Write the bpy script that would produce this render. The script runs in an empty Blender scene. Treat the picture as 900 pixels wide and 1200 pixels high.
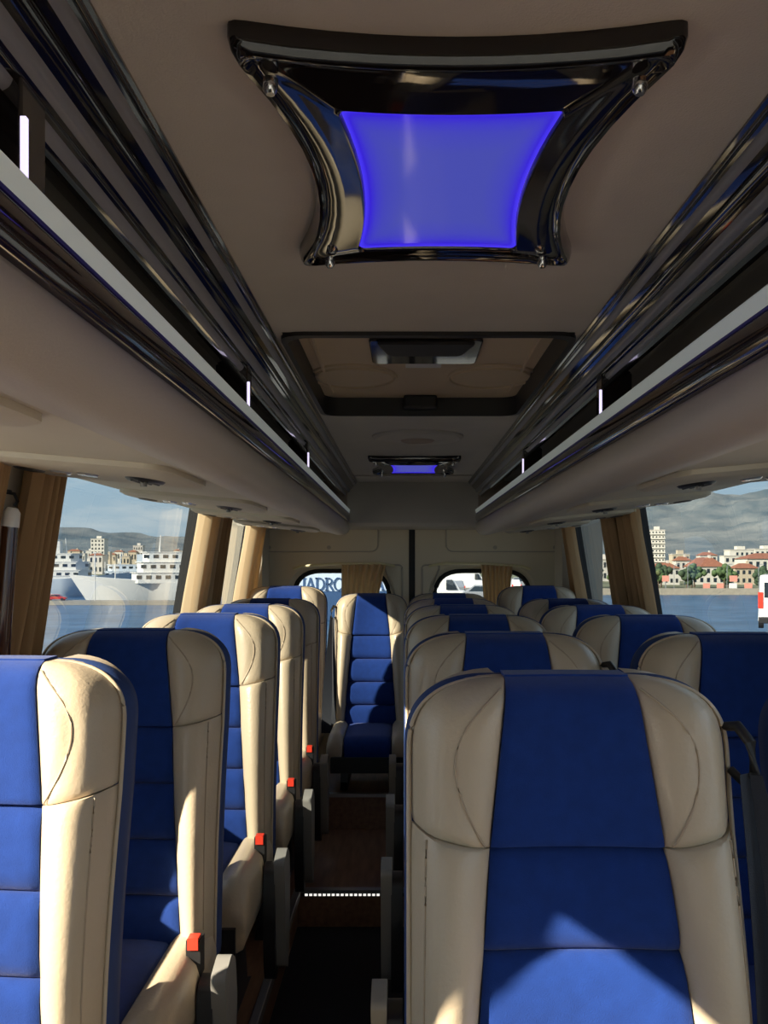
import bpy, bmesh, math, random
from mathutils import Vector, noise
R = math.radians
PI = math.pi
random.seed(7)
scene = bpy.context.scene
col = scene.collection

# ------------------------------------------------------------------ camera
CAM = (-0.05, 0.0, 1.27)
FPX, VPX, VPY = 1043.0, 473.0, 662.0
cam_d = bpy.data.cameras.new('camera')
cam_d.sensor_fit = 'VERTICAL'
cam_d.sensor_height = 36.0
cam_d.lens = FPX / 1200 * 36
cam_d.shift_x = -(VPX - 450) / 1200
cam_d.shift_y = (VPY - 600) / 1200
cam_d.clip_end = 20000
cam_d.clip_start = 0.02
cam = bpy.data.objects.new('camera', cam_d)
cam.location = CAM
cam.rotation_euler = (R(90), 0, 0)
col.objects.link(cam)
scene.camera = cam

# ------------------------------------------------------------------ exposure, sun, sky
scene.view_settings.view_transform = 'Standard'
scene.view_settings.look = 'None'
scene.view_settings.gamma = 1.0
scene.view_settings.use_curve_mapping = False
scene.view_settings.exposure = 0.08

sun_d = bpy.data.lights.new('sun', 'SUN')
sun_d.energy = 18.0
sun_d.angle = R(0.6)
sun_d.color = (1.0, 0.86, 0.68)
sun = bpy.data.objects.new('sun', sun_d)
SUN_DIR = Vector((1.0, 0.62, -0.64)).normalized()
sun.rotation_euler = SUN_DIR.to_track_quat('-Z', 'Y').to_euler()
sun.location = (-6, -5, 6)
col.objects.link(sun)

world = bpy.data.worlds.new('sky_world')
scene.world = world
world.use_nodes = True
wn, wl = world.node_tree.nodes, world.node_tree.links
wn.clear()
w_out = wn.new('ShaderNodeOutputWorld')
w_bg = wn.new('ShaderNodeBackground')
w_bg.inputs['Strength'].default_value = 1.85
w_tc = wn.new('ShaderNodeTexCoord')
w_sep = wn.new('ShaderNodeSeparateXYZ')
w_ramp = wn.new('ShaderNodeValToRGB')
cr = w_ramp.color_ramp
cr.elements[0].position = 0.0
cr.elements[0].color = (0.50, 0.60, 0.66, 1)
cr.elements[1].position = 1.0
cr.elements[1].color = (0.17, 0.33, 0.62, 1)
e = cr.elements.new(0.12); e.color = (0.38, 0.54, 0.68, 1)
e = cr.elements.new(0.4); e.color = (0.26, 0.44, 0.70, 1)
w_map = wn.new('ShaderNodeMapping')
w_map.inputs['Scale'].default_value = (3.0, 3.0, 14.0)
w_noise = wn.new('ShaderNodeTexNoise')
w_noise.inputs['Scale'].default_value = 1.6
w_noise.inputs['Detail'].default_value = 8
w_noise.inputs['Roughness'].default_value = 0.55
w_cr = wn.new('ShaderNodeValToRGB')
w_cr.color_ramp.elements[0].position = 0.46
w_cr.color_ramp.elements[1].position = 0.66
w_mix = wn.new('ShaderNodeMix'); w_mix.data_type = 'RGBA'
w_mix.inputs[7].default_value = (0.78, 0.79, 0.78, 1)
wl.new(w_tc.outputs['Generated'], w_sep.inputs[0])
wl.new(w_sep.outputs['Z'], w_ramp.inputs['Fac'])
wl.new(w_tc.outputs['Generated'], w_map.inputs['Vector'])
wl.new(w_map.outputs[0], w_noise.inputs['Vector'])
wl.new(w_noise.outputs['Fac'], w_cr.inputs['Fac'])
wl.new(w_cr.outputs['Color'], w_mix.inputs[0])
wl.new(w_ramp.outputs['Color'], w_mix.inputs[6])
wl.new(w_mix.outputs[2], w_bg.inputs['Color'])
wl.new(w_bg.outputs[0], w_out.inputs['Surface'])

# ------------------------------------------------------------------ materials
M = {}
def srgb(r, g, b):
    f = lambda c: (c / 255 / 12.92) if c / 255 <= 0.04045 else ((c / 255 + 0.055) / 1.055) ** 2.4
    return (f(r), f(g), f(b), 1)

def mk(name, color, rough=0.5, metal=0.0, var=0.12, vscale=6.0, bump=0.0, bscale=200.0, coat=0.0, sheen=0.0, spec=0.5, stretch=None):
    m = bpy.data.materials.new(name)
    m.use_nodes = True
    n, l = m.node_tree.nodes, m.node_tree.links
    b = n['Principled BSDF']
    b.inputs['Roughness'].default_value = rough
    b.inputs['Metallic'].default_value = metal
    b.inputs['Specular IOR Level'].default_value = spec
    b.inputs['Coat Weight'].default_value = coat
    b.inputs['Coat Roughness'].default_value = 0.04
    b.inputs['Sheen Weight'].default_value = sheen
    tc = n.new('ShaderNodeTexCoord')
    src = tc.outputs['Object']
    if stretch:
        mp = n.new('ShaderNodeMapping')
        mp.inputs['Scale'].default_value = stretch
        l.new(src, mp.inputs['Vector']); src = mp.outputs[0]
    nz = n.new('ShaderNodeTexNoise')
    nz.inputs['Scale'].default_value = vscale
    nz.inputs['Detail'].default_value = 4
    l.new(src, nz.inputs['Vector'])
    mx = n.new('ShaderNodeMix'); mx.data_type = 'RGBA'
    mx.inputs[6].default_value = tuple(c * (1 - var) for c in color[:3]) + (1,)
    mx.inputs[7].default_value = tuple(min(1, c * (1 + var)) for c in color[:3]) + (1,)
    l.new(nz.outputs['Fac'], mx.inputs[0])
    l.new(mx.outputs[2], b.inputs['Base Color'])
    if bump > 0:
        nb = n.new('ShaderNodeTexNoise')
        nb.inputs['Scale'].default_value = bscale
        nb.inputs['Detail'].default_value = 3
        l.new(src, nb.inputs['Vector'])
        bp = n.new('ShaderNodeBump')
        bp.inputs['Strength'].default_value = bump
        bp.inputs['Distance'].default_value = 0.002
        l.new(nb.outputs['Fac'], bp.inputs['Height'])
        l.new(bp.outputs[0], b.inputs['Normal'])
    M[name] = m
    return m

mk('leather', (0.52, 0.425, 0.30), 0.36, var=0.10, vscale=7, bump=0.35, bscale=140, spec=0.45)
mk('leather_taupe', (0.42, 0.375, 0.32), 0.5, var=0.08, vscale=4, bump=0.2, bscale=240)
mk('blue_fabric', (0.008, 0.037, 0.200), 0.85, var=0.22, vscale=40, bump=0.5, bscale=700, sheen=0.16, spec=0.15)
mk('blue_shell', (0.012, 0.040, 0.15), 0.7, var=0.15, vscale=30, bump=0.3, bscale=500)
mk('ceiling_fabric', (0.54, 0.515, 0.46), 0.9, var=0.08, vscale=9, bump=0.35, bscale=420, spec=0.2)
mk('wall_trim', (0.46, 0.42, 0.345), 0.6, var=0.06, vscale=5, bump=0.15, bscale=300)
mk('door_trim', (0.70, 0.63, 0.48), 0.55, var=0.06, vscale=4, bump=0.15, bscale=260)
mk('under_panel', (0.52, 0.47, 0.37), 0.6, var=0.06, vscale=6, bump=0.2, bscale=350)
mk('black_gloss', (0.010, 0.008, 0.008), 0.06, var=0.2, vscale=3, coat=0.5)
mk('dark_veneer', (0.022, 0.012, 0.010), 0.10, var=0.4, vscale=14, coat=0.6, stretch=(6, 0.4, 6))
mk('satin_grey', (0.19, 0.19, 0.21), 0.38, var=0.05, vscale=8)
mk('strip_pale', (0.82, 0.84, 0.80), 0.45, var=0.06, vscale=30)
mk('shelf_lining', (0.42, 0.345, 0.28), 0.9, var=0.1, vscale=12, bump=0.3, bscale=300)
mk('black_plastic', (0.018, 0.018, 0.019), 0.42, var=0.15, vscale=20, bump=0.1, bscale=400)
mk('black_rubber', (0.012, 0.012, 0.012), 0.6, var=0.1, vscale=20)
mk('grey_plastic', (0.24, 0.235, 0.22), 0.45, var=0.06, vscale=10)
mk('red_plastic', (0.75, 0.05, 0.025), 0.35, var=0.05)
mk('belt_webbing', (0.011, 0.014, 0.022), 0.6, var=0.2, vscale=120, bump=0.4, bscale=600)
mk('chrome', (0.75, 0.75, 0.75), 0.12, metal=1.0, var=0.03)
mk('lens', (0.8, 0.8, 0.8), 0.1, metal=0.6, var=0.03)
mk('aluminium', (0.42, 0.42, 0.42), 0.35, metal=0.8, var=0.06, vscale=20)
mk('carpet', (0.035, 0.035, 0.038), 0.95, var=0.6, vscale=260, bump=1.0, bscale=350, spec=0.1)
mk('handle_wood', (0.075, 0.030, 0.015), 0.15, var=0.4, vscale=18, coat=0.5, stretch=(8, 8, 0.8))
mk('cap_white', (0.75, 0.75, 0.73), 0.35, var=0.03)
mk('sticker', (0.7, 0.7, 0.68), 0.6, var=0.04)
mk('rod_cream', (0.75, 0.69, 0.42), 0.35, var=0.05)
mk('rug_dark', (0.03, 0.03, 0.03), 0.8)
# outdoors
mk('concrete', (0.24, 0.23, 0.205), 0.9, var=0.2, vscale=0.6)
mk('stone_wall', (0.36, 0.32, 0.25), 0.9, var=0.25, vscale=0.8)
mk('white_paint', (0.62, 0.62, 0.60), 0.4, var=0.04, vscale=0.3)
mk('ship_blue', (0.04, 0.09, 0.20), 0.4, var=0.1, vscale=0.3)
mk('ship_grey', (0.42, 0.48, 0.54), 0.5, var=0.06, vscale=0.3)
mk('ship_pale', (0.58, 0.68, 0.80), 0.45, var=0.05, vscale=0.3)
mk('letter_blue', (0.05, 0.11, 0.24), 0.5, var=0.05)
mk('dark_glass', (0.02, 0.03, 0.04), 0.1, var=0.1)
mk('plaster_white', (0.60, 0.57, 0.51), 0.85, var=0.06, vscale=0.5)
mk('plaster_cream', (0.48, 0.41, 0.31), 0.85, var=0.08, vscale=0.5)
mk('plaster_grey', (0.55, 0.52, 0.48), 0.85, var=0.08, vscale=0.5)
mk('roof_tile', (0.27, 0.105, 0.06), 0.85, var=0.25, vscale=1.2)
mk('roof_flat', (0.45, 0.42, 0.38), 0.9)
mk('bark', (0.10, 0.07, 0.05), 0.9)
mk('leaf_green', (0.060, 0.105, 0.035), 0.8, var=0.45, vscale=0.9)
mk('leaf_dark', (0.035, 0.065, 0.030), 0.8, var=0.45, vscale=0.9)
mk('leaf_olive', (0.10, 0.12, 0.045), 0.8, var=0.4, vscale=0.9)
mk('sign_pink', (0.78, 0.33, 0.25), 0.6, var=0.15, vscale=0.8)
mk('thread', (0.42, 0.33, 0.23), 0.6, var=0.05)
mk('hatch_fabric', (0.60, 0.47, 0.31), 0.6, var=0.08, vscale=5, bump=0.2, bscale=240)
mk('sign_white', (0.8, 0.8, 0.8), 0.6, var=0.05)
mk('car_white', (0.8, 0.8, 0.8), 0.25, coat=0.4, var=0.02)
mk('car_grey', (0.25, 0.27, 0.30), 0.25, coat=0.4, var=0.03)
mk('car_red', (0.45, 0.04, 0.03), 0.25, coat=0.4, var=0.03)
mk('land_green', (0.14, 0.15, 0.08), 0.95, var=0.4, vscale=0.03)

def mat_nodes(name):
    m = bpy.data.materials.new(name); m.use_nodes = True
    M[name] = m
    return m, m.node_tree.nodes, m.node_tree.links

# wooden floor: long boards
m, n, l = mat_nodes('wood_floor')
b = n['Principled BSDF']; b.inputs['Roughness'].default_value = 0.32
tc = n.new('ShaderNodeTexCoord')
mp = n.new('ShaderNodeMapping'); mp.inputs['Scale'].default_value = (9, 1.2, 9)
nz = n.new('ShaderNodeTexNoise'); nz.inputs['Scale'].default_value = 5; nz.inputs['Detail'].default_value = 8
rp = n.new('ShaderNodeValToRGB')
rp.color_ramp.elements[0].position = 0.25; rp.color_ramp.elements[0].color = (0.16, 0.075, 0.040, 1)
rp.color_ramp.elements[1].position = 0.75; rp.color_ramp.elements[1].color = (0.38, 0.20, 0.105, 1)
l.new(tc.outputs['Object'], mp.inputs[0]); l.new(mp.outputs[0], nz.inputs['Vector'])
l.new(nz.outputs['Fac'], rp.inputs['Fac']); l.new(rp.outputs['Color'], b.inputs['Base Color'])

# curtain: fabric that lets some light through
def curtain_mat(name, c, tl=0.28):
    m, n, l = mat_nodes(name)
    n.clear()
    out = n.new('ShaderNodeOutputMaterial')
    tc = n.new('ShaderNodeTexCoord')
    mp = n.new('ShaderNodeMapping'); mp.inputs['Scale'].default_value = (20, 20, 1.5)
    nz = n.new('ShaderNodeTexNoise'); nz.inputs['Scale'].default_value = 3
    mx = n.new('ShaderNodeMix'); mx.data_type = 'RGBA'
    mx.inputs[6].default_value = tuple(x * 0.95 for x in c) + (1,); mx.inputs[7].default_value = tuple(min(1, x * 1.05) for x in c) + (1,)
    df = n.new('ShaderNodeBsdfDiffuse'); tr = n.new('ShaderNodeBsdfTranslucent')
    ms = n.new('ShaderNodeMixShader'); ms.inputs[0].default_value = tl
    l.new(tc.outputs['Object'], mp.inputs[0]); l.new(mp.outputs[0], nz.inputs['Vector'])
    l.new(nz.outputs['Fac'], mx.inputs[0])
    l.new(mx.outputs[2], df.inputs[0]); l.new(mx.outputs[2], tr.inputs[0])
    l.new(df.outputs[0], ms.inputs[1]); l.new(tr.outputs[0], ms.inputs[2]); l.new(ms.outputs[0], out.inputs[0])
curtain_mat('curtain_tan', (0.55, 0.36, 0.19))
curtain_mat('curtain_cream_lit', (0.80, 0.66, 0.45), 0.5)  # paler, more translucent cloth; sunlight on the side curtains is put into its colour

# window glass: tinted, lets the light through and mirrors the cabin faintly
def glass_mat(name, tint, refl=1.0):
    m, n, l = mat_nodes(name)
    n.clear()
    out = n.new('ShaderNodeOutputMaterial')
    tp = n.new('ShaderNodeBsdfTransparent'); tp.inputs[0].default_value = tint
    gl = n.new('ShaderNodeBsdfGlossy'); gl.inputs['Roughness'].default_value = 0.0
    lw = n.new('ShaderNodeLayerWeight'); lw.inputs['Blend'].default_value = 0.5
    pw = n.new('ShaderNodeMath'); pw.operation = 'POWER'; pw.inputs[1].default_value = 5.0
    mm = n.new('ShaderNodeMath'); mm.operation = 'MULTIPLY_ADD'; mm.inputs[1].default_value = 0.55; mm.inputs[2].default_value = 0.07; mm.use_clamp = True
    ms = n.new('ShaderNodeMixShader')
    l.new(lw.outputs['Facing'], pw.inputs[0]); l.new(pw.outputs[0], mm.inputs[0]); l.new(mm.outputs[0], ms.inputs[0])
    l.new(tp.outputs[0], ms.inputs[1]); l.new(gl.outputs[0], ms.inputs[2]); l.new(ms.outputs[0], out.inputs[0])
glass_mat('glass', (0.43, 0.47, 0.48, 1))
glass_mat('glass_clear', (0.95, 0.97, 0.96, 1))

# blue lit panel: brighter and more violet at its edge-lit rim
m, n, l = mat_nodes('blue_diffuser')
b = n['Principled BSDF']
b.inputs['Base Color'].default_value = (0.05, 0.06, 0.4, 1)
b.inputs['Roughness'].default_value = 0.08
at = n.new('ShaderNodeAttribute'); at.attribute_name = 'rim'
rp = n.new('ShaderNodeValToRGB')
rp.color_ramp.elements[0].position = 0.0; rp.color_ramp.elements[0].color = (0.065, 0.075, 0.42, 1)
rp.color_ramp.elements[1].position = 1.0; rp.color_ramp.elements[1].color = (0.07, 0.04, 1.0, 1)
ee = rp.color_ramp.elements.new(0.7); ee.color = (0.035, 0.012, 0.70, 1)
l.new(at.outputs['Fac'], rp.inputs['Fac']); l.new(rp.outputs['Color'], b.inputs['Emission Color'])
b.inputs['Emission Strength'].default_value = 0.85

def emit(name, c, s):
    m, n, l = mat_nodes(name)
    b = n['Principled BSDF']
    b.inputs['Base Color'].default_value = c
    nz = n.new('ShaderNodeTexNoise'); nz.inputs['Scale'].default_value = 40
    mx = n.new('ShaderNodeMix'); mx.data_type = 'RGBA'
    mx.inputs[6].default_value = tuple(x * 0.9 for x in c[:3]) + (1,); mx.inputs[7].default_value = c
    l.new(nz.outputs['Fac'], mx.inputs[0]); l.new(mx.outputs[2], b.inputs['Emission Color'])
    b.inputs['Emission Strength'].default_value = s
emit('led_white', (1.0, 0.97, 0.9, 1), 1.0)
emit('led_edge', (0.80, 0.72, 1.0, 1), 1.2)
emit('led_blue', (0.02, 0.015, 0.15, 1), 0.03)
emit('strip_lit', (0.72, 0.80, 0.77, 1), 0.10)

# sea
m, n, l = mat_nodes('sea_water')
b = n['Principled BSDF']
b.inputs['Base Color'].default_value = (0.022, 0.075, 0.15, 1)
b.inputs['Roughness'].default_value = 0.35
b.inputs['Specular IOR Level'].default_value = 0.35
tc = n.new('ShaderNodeTexCoord')
mp = n.new('ShaderNodeMapping'); mp.inputs['Scale'].default_value = (0.35, 0.35, 0.35)
nz = n.new('ShaderNodeTexNoise'); nz.inputs['Scale'].default_value = 0.5; nz.inputs['Detail'].default_value = 6
rp = n.new('ShaderNodeValToRGB')
rp.color_ramp.elements[0].position = 0.35; rp.color_ramp.elements[0].color = (0.012, 0.05, 0.11, 1)
rp.color_ramp.elements[1].position = 0.7; rp.color_ramp.elements[1].color = (0.05, 0.12, 0.22, 1)
bp = n.new('ShaderNodeBump'); bp.inputs['Strength'].default_value = 0.8; bp.inputs['Distance'].default_value = 0.5
l.new(tc.outputs['Object'], mp.inputs[0]); l.new(mp.outputs[0], nz.inputs['Vector'])
l.new(nz.outputs['Fac'], rp.inputs['Fac']); l.new(rp.outputs['Color'], b.inputs['Base Color'])
l.new(nz.outputs['Fac'], bp.inputs['Height']); l.new(bp.outputs[0], b.inputs['Normal'])

# mountains: the blue haze of miles of air is painted into the rock colour
m, n, l = mat_nodes('mountain_haze')
b = n['Principled BSDF']; b.inputs['Roughness'].default_value = 1.0; b.inputs['Specular IOR Level'].default_value = 0
tc = n.new('ShaderNodeTexCoord')
nz = n.new('ShaderNodeTexNoise'); nz.inputs['Scale'].default_value = 0.006; nz.inputs['Detail'].default_value = 9; nz.inputs['Roughness'].default_value = 0.65
rp = n.new('ShaderNodeValToRGB')
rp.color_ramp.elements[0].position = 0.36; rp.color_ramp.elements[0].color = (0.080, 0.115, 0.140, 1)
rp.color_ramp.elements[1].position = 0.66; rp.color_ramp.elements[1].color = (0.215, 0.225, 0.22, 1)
l.new(tc.outputs['Object'], nz.inputs['Vector']); l.new(nz.outputs['Fac'], rp.inputs['Fac']); l.new(rp.outputs['Color'], b.inputs['Base Color'])

# ------------------------------------------------------------------ mesh helpers
class MB:
    def __init__(self):
        self.v, self.f = [], []
    def add(self, verts, faces):
        o = len(self.v)
        self.v += [tuple(p) for p in verts]
        self.f += [tuple(i + o for i in f) for f in faces]
        return self
    def box(self, x0, x1, y0, y1, z0, z1):
        v = [(x, y, z) for z in (z0, z1) for y in (y0, y1) for x in (x0, x1)]
        return self.add(v, [(0, 2, 3, 1), (4, 5, 7, 6), (0, 1, 5, 4), (2, 6, 7, 3), (0, 4, 6, 2), (1, 3, 7, 5)])
    def prism_y(self, prof, y0, y1, ny=1):           # profile of (x, z), run along y
        k = len(prof); v = []
        for j in range(ny + 1):
            y = y0 + (y1 - y0) * j / ny
            v += [(x, y, z) for x, z in prof]
        f = []
        for j in range(ny):
            for i in range(k):
                a, b2 = j * k + i, j * k + (i + 1) % k
                f.append((a, b2, b2 + k, a + k))
        f.append(tuple(range(k))); f.append(tuple(ny * k + i for i in reversed(range(k))))
        return self.add(v, f)
    def prism_z(self, prof, z0, z1):
        k = len(prof)
        v = [(x, y, z0) for x, y in prof] + [(x, y, z1) for x, y in prof]
        f = [(i, (i + 1) % k, k + (i + 1) % k, k + i) for i in range(k)]
        f += [tuple(range(k)), tuple(k + i for i in reversed(range(k)))]
        return self.add(v, f)
    def prism_x(self, prof, x0, x1):                 # profile of (y, z)
        k = len(prof)
        v = [(x0, y, z) for y, z in prof] + [(x1, y, z) for y, z in prof]
        f = [(i, (i + 1) % k, k + (i + 1) % k, k + i) for i in range(k)]
        f += [tuple(range(k)), tuple(k + i for i in reversed(range(k)))]
        return self.add(v, f)
    def tube(self, pts, r, seg=8, closed=False):
        pts = [Vector(p) for p in pts]; k = len(pts); v = []; f = []
        rr = r if isinstance(r, (list, tuple)) else [r] * k
        up0 = Vector((0, 0, 1))
        for i, p in enumerate(pts):
            t = (pts[(i + 1) % k] - pts[i - 1]) if closed else (pts[min(i + 1, k - 1)] - pts[max(i - 1, 0)])
            t.normalize()
            up = up0 if abs(t.z) < 0.95 else Vector((0, 1, 0))
            a = t.cross(up).normalized(); b2 = a.cross(t)
            for s in range(seg):
                an = 2 * PI * s / seg
                v.append(p + (a * math.cos(an) + b2 * math.sin(an)) * rr[i])
        for i in range(k if closed else k - 1):
            for s in range(seg):
                i2 = (i + 1) % k
                f.append((i * seg + s, i * seg + (s + 1) % seg, i2 * seg + (s + 1) % seg, i2 * seg + s))
        if not closed:
            f.append(tuple(reversed(range(seg)))); f.append(tuple((k - 1) * seg + s for s in range(seg)))
        return self.add(v, f)
    def lathe(self, prof, c=(0, 0, 0), seg=24):      # profile of (r, z) about vertical axis
        v, f = [], []
        k = len(prof)
        for s in range(seg):
            an = 2 * PI * s / seg
            for r, z in prof:
                v.append((c[0] + r * math.cos(an), c[1] + r * math.sin(an), c[2] + z))
        for s in range(seg):
            s2 = (s + 1) % seg
            for i in range(k - 1):
                f.append((s * k + i, s2 * k + i, s2 * k + i + 1, s * k + i + 1))
        f.append(tuple(s * k for s in range(seg))); f.append(tuple(s * k + k - 1 for s in range(seg)))
        return self.add(v, f)
    def slab(self, fn, us, vs, thick):               # front grid fn(u, v), back pushed by thick (vector)
        nu, nv = len(us), len(vs); t = Vector(thick)
        fr = [Vector(fn(u, w)) for w in vs for u in us]
        v = fr + [p + t for p in fr]
        o = nu * nv; f = []
        for j in range(nv - 1):
            for i in range(nu - 1):
                a = j * nu + i
                f.append((a, a + 1, a + nu + 1, a + nu)); f.append((o + a, o + a + nu, o + a + nu + 1, o + a + 1))
        for i in range(nu - 1):
            f.append((i, o + i, o + i + 1, i + 1)); a = (nv - 1) * nu + i
            f.append((a, a + 1, o + a + 1, o + a))
        for j in range(nv - 1):
            a = j * nu
            f.append((a, a + nu, o + a + nu, o + a)); a = j * nu + nu - 1
            f.append((a, o + a, o + a + nu, a + nu))
        return self.add(v, f)
    def mesh(self, name, mat, smooth=40):
        me = bpy.data.meshes.new(name)
        me.from_pydata(self.v, [], self.f)
        bm = bmesh.new(); bm.from_mesh(me)
        bmesh.ops.recalc_face_normals(bm, faces=bm.faces)
        bm.to_mesh(me); bm.free()
        if smooth:
            me.polygons.foreach_set('use_smooth', [True] * len(me.polygons))
            me.set_sharp_from_angle(angle=R(smooth))
        me.materials.append(M[mat])
        me.update()
        return me
    def build(self, name, mat, parent=None, smooth=40, bevel=0):
        return link(name, self.mesh(name, mat, smooth), parent, bevel)

def link(name, me, parent=None, bevel=0, loc=None):
    o = bpy.data.objects.new(name, me); col.objects.link(o)
    o.parent = parent
    if loc is not None: o.location = loc
    if bevel:
        bv = o.modifiers.new('bevel', 'BEVEL'); bv.width = bevel; bv.segments = 2; bv.limit_method = 'ANGLE'; bv.angle_limit = R(40)
    return o

def tag(o, label=None, cat=None, group=None, kind=None):
    if label: o['label'] = label
    if cat: o['category'] = cat
    if group: o['group'] = group
    if kind: o['kind'] = kind
    return o

def empty(name, loc=(0, 0, 0), rz=0, **kw):
    o = bpy.data.objects.new(name, None); col.objects.link(o)
    o.empty_display_size = 0.1
    o.location = loc; o.rotation_euler = (0, 0, rz)
    return tag(o, **kw)

def struct(name, mb, mat, label, cat, smooth=40, bevel=0):
    return tag(mb.build(name, mat, None, smooth, bevel), label, cat, kind='structure')

def cosp(n):
    return [(1 - math.cos(PI * i / n)) / 2 for i in range(n + 1)]
def cosp_r(n, a, b):
    return [a + (b - a) * t for t in cosp(n)]
def lin(n, a=0.0, b=1.0):
    return [a + (b - a) * i / n for i in range(n + 1)]
def interp(x, pts):
    if x <= pts[0][0]: return pts[0][1]
    for (a, ya), (b, yb) in zip(pts, pts[1:]):
        if x <= b: return ya + (yb - ya) * (x - a) / (b - a)
    return pts[-1][1]

# ------------------------------------------------------------------ bus shell
YF, YR = -2.1, 5.36          # windscreen end, rear doors
ZC = 1.73                    # ceiling
def wallx(z):                # half width of the cabin at height z
    if z >= 0.75: return 0.92 + 0.16 * (1.5 - z)
    return 1.04
Z_SILL, Z_TOP = 0.74, 1.56
WIN = {-1: [(-1.55, -0.35), (-0.10, 0.60), (0.84, 1.78), (2.05, 3.84), (4.14, 5.16)],
       1: [(-1.55, -0.35), (-0.10, 1.78), (2.05, 3.77), (4.06, 5.16)]}

def side_wall(s):
    mb = MB()
    th = 0.05
    def quad(y0, y1, z0, z1):
        xa, xb = wallx(z0) * s, wallx(z1) * s
        v = [(xa, y0, z0), (xa, y1, z0), (xb, y1, z1), (xb, y0, z1)]
        v += [(x + th * s, y, z) for x, y, z in v]
        mb.add(v, [(0, 1, 2, 3), (7, 6, 5, 4), (0, 4, 5, 1), (1, 5, 6, 2), (2, 6, 7, 3), (3, 7, 4, 0)])
    quad(YF, YR + 0.1, -0.2, Z_SILL)
    quad(YF, YR + 0.1, Z_TOP, 1.86)
    ys = [YF] + [y for w in WIN[s] for y in w] + [YR + 0.1]
    for a, b2 in zip(ys[0::2], ys[1::2]):
        quad(a, b2, Z_SILL, Z_TOP)
    return mb
struct('wall_left', side_wall(-1), 'wall_trim', 'beige trimmed side wall with windows onto the ferries', 'wall')
struct('wall_right', side_wall(1), 'wall_trim', 'beige trimmed side wall with windows onto the far town', 'wall')

# windows in the side walls: rubber frame and pane
wi = 1
for s in (-1, 1):
    for k, (y0, y1) in enumerate(WIN[s]):
        side = 'ferry' if s < 0 else 'town'
        nth = (['cab', 'entry', 'front', 'middle', 'rear'] if s < 0 else ['cab', 'front', 'middle', 'rear'])[k]
        w = empty('window_%d' % wi, (s * wallx(Z_SILL), (y0 + y1) / 2, Z_SILL), kind='structure', cat='window',
                  label='%s side window on the %s side of the cabin' % (nth, side))
        wi += 1
        def P(y, z, off=0.0):
            return (s * (wallx(z) + off) - w.location.x, y - w.location.y, z - w.location.z)
        fb = MB(); rr = 0.028
        for (ya, yb, za, zb) in ((y0, y1, Z_SILL, Z_SILL + rr), (y0, y1, Z_TOP - rr, Z_TOP), (y0, y0 + rr, Z_SILL, Z_TOP), (y1 - rr, y1, Z_SILL, Z_TOP)):
            v = [P(ya, za, -.004), P(yb, za, -.004), P(yb, zb, -.004), P(ya, zb, -.004)] + [P(ya, za, .05), P(yb, za, .05), P(yb, zb, .05), P(ya, zb, .05)]
            fb.add(v, [(0, 1, 2, 3), (7, 6, 5, 4), (0, 4, 5, 1), (1, 5, 6, 2), (2, 6, 7, 3), (3, 7, 4, 0)])
        fb.build('window_frame', 'black_rubber', w)
        pb = MB()
        pb.add([P(y0, Z_SILL, .03), P(y1, Z_SILL, .03), P(y1, Z_TOP, .03), P(y0, Z_TOP, .03)], [(0, 1, 2, 3)])
        pb.build('pane', 'glass' if y0 > 2 else 'glass_clear', w, smooth=0)

# ceiling with the opening of the roof hatch
HX, HY0, HY1 = 0.292, 1.76, 2.70
mb = MB()
mb.box(-0.98, 0.98, YF, HY0, ZC, ZC + 0.03)
mb.box(-0.98, 0.98, HY1, YR + 0.1, ZC, ZC + 0.03)
mb.box(-0.98, -HX, HY0, HY1, ZC, ZC + 0.03)
mb.box(HX, 0.98, HY0, HY1, ZC, ZC + 0.03)
struct('ceiling', mb, 'ceiling_fabric', 'taupe fabric ceiling lining with a hatch opening', 'ceiling')
struct('roof', MB().box(-1.0, 1.0, YF - 0.1, YR + 0.2, 1.84, 1.87), 'wall_trim', 'outer roof skin above the ceiling lining', 'roof')

# floors: low carpeted aisle, seat platforms, wooden rear steps
Z_AISLE, Y_ST1, Y_ST2, Z_ST2 = -0.145, 3.48, 4.27, 0.17
struct('floor', MB().box(-0.47, 0.0, YF, Y_ST1, Z_AISLE - 0.04, Z_AISLE), 'carpet', 'black speckled carpet in the sunken aisle', 'floor')
mb = MB(); mb.box(-1.06, -0.465, -0.6, YR, -0.19, 0.0)
struct('floor_platform_left', mb, 'wood_floor', 'raised wooden platform under the single seats', 'floor')
mb = MB(); mb.box(-0.03, 1.06, -0.6, YR, -0.19, 0.0)
struct('floor_platform_right', mb, 'wood_floor', 'raised wooden platform under the double seats', 'floor')
mb = MB(); mb.box(-1.06, -0.465, YF, -0.6, -0.19, -0.145).box(-0.03, 1.06, YF, -0.6, -0.19, -0.145)
struct('floor_cab', mb, 'carpet', 'low carpeted floor at the front of the bus', 'floor')
st = empty('floor_step_1', (-0.25, Y_ST1, -0.15), kind='structure', cat='step', label='wooden aisle step with a white light strip along its edge')
MB().box(-0.215, 0.22, 0.0, Y_ST2 - Y_ST1, -0.03, 0.15).build('tread', 'wood_floor', st)
MB().box(-0.215, 0.22, -0.012, 0.02, 0.142, 0.153).build('nosing', 'aluminium', st)
mb = MB()
MB().box(-0.195, 0.20, -0.010, 0.0, 0.128, 0.140).build('light_strip', 'black_plastic', st)
for i in range(22):
    x = -0.185 + i * 0.0175
    MB().box(x, x + 0.011, -0.0125, -0.009, 0.130, 0.138).build('led', 'led_white', st, smooth=0)
st2 = empty('floor_step_2', (-0.25, Y_ST2, 0.0), kind='structure', cat='step', label='upper wooden step with a bare metal edge before the rear seat')
MB().box(-0.215, 0.22, 0.0, YR - Y_ST2, 0.0, Z_ST2).build('tread', 'wood_floor', st2)
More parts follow.
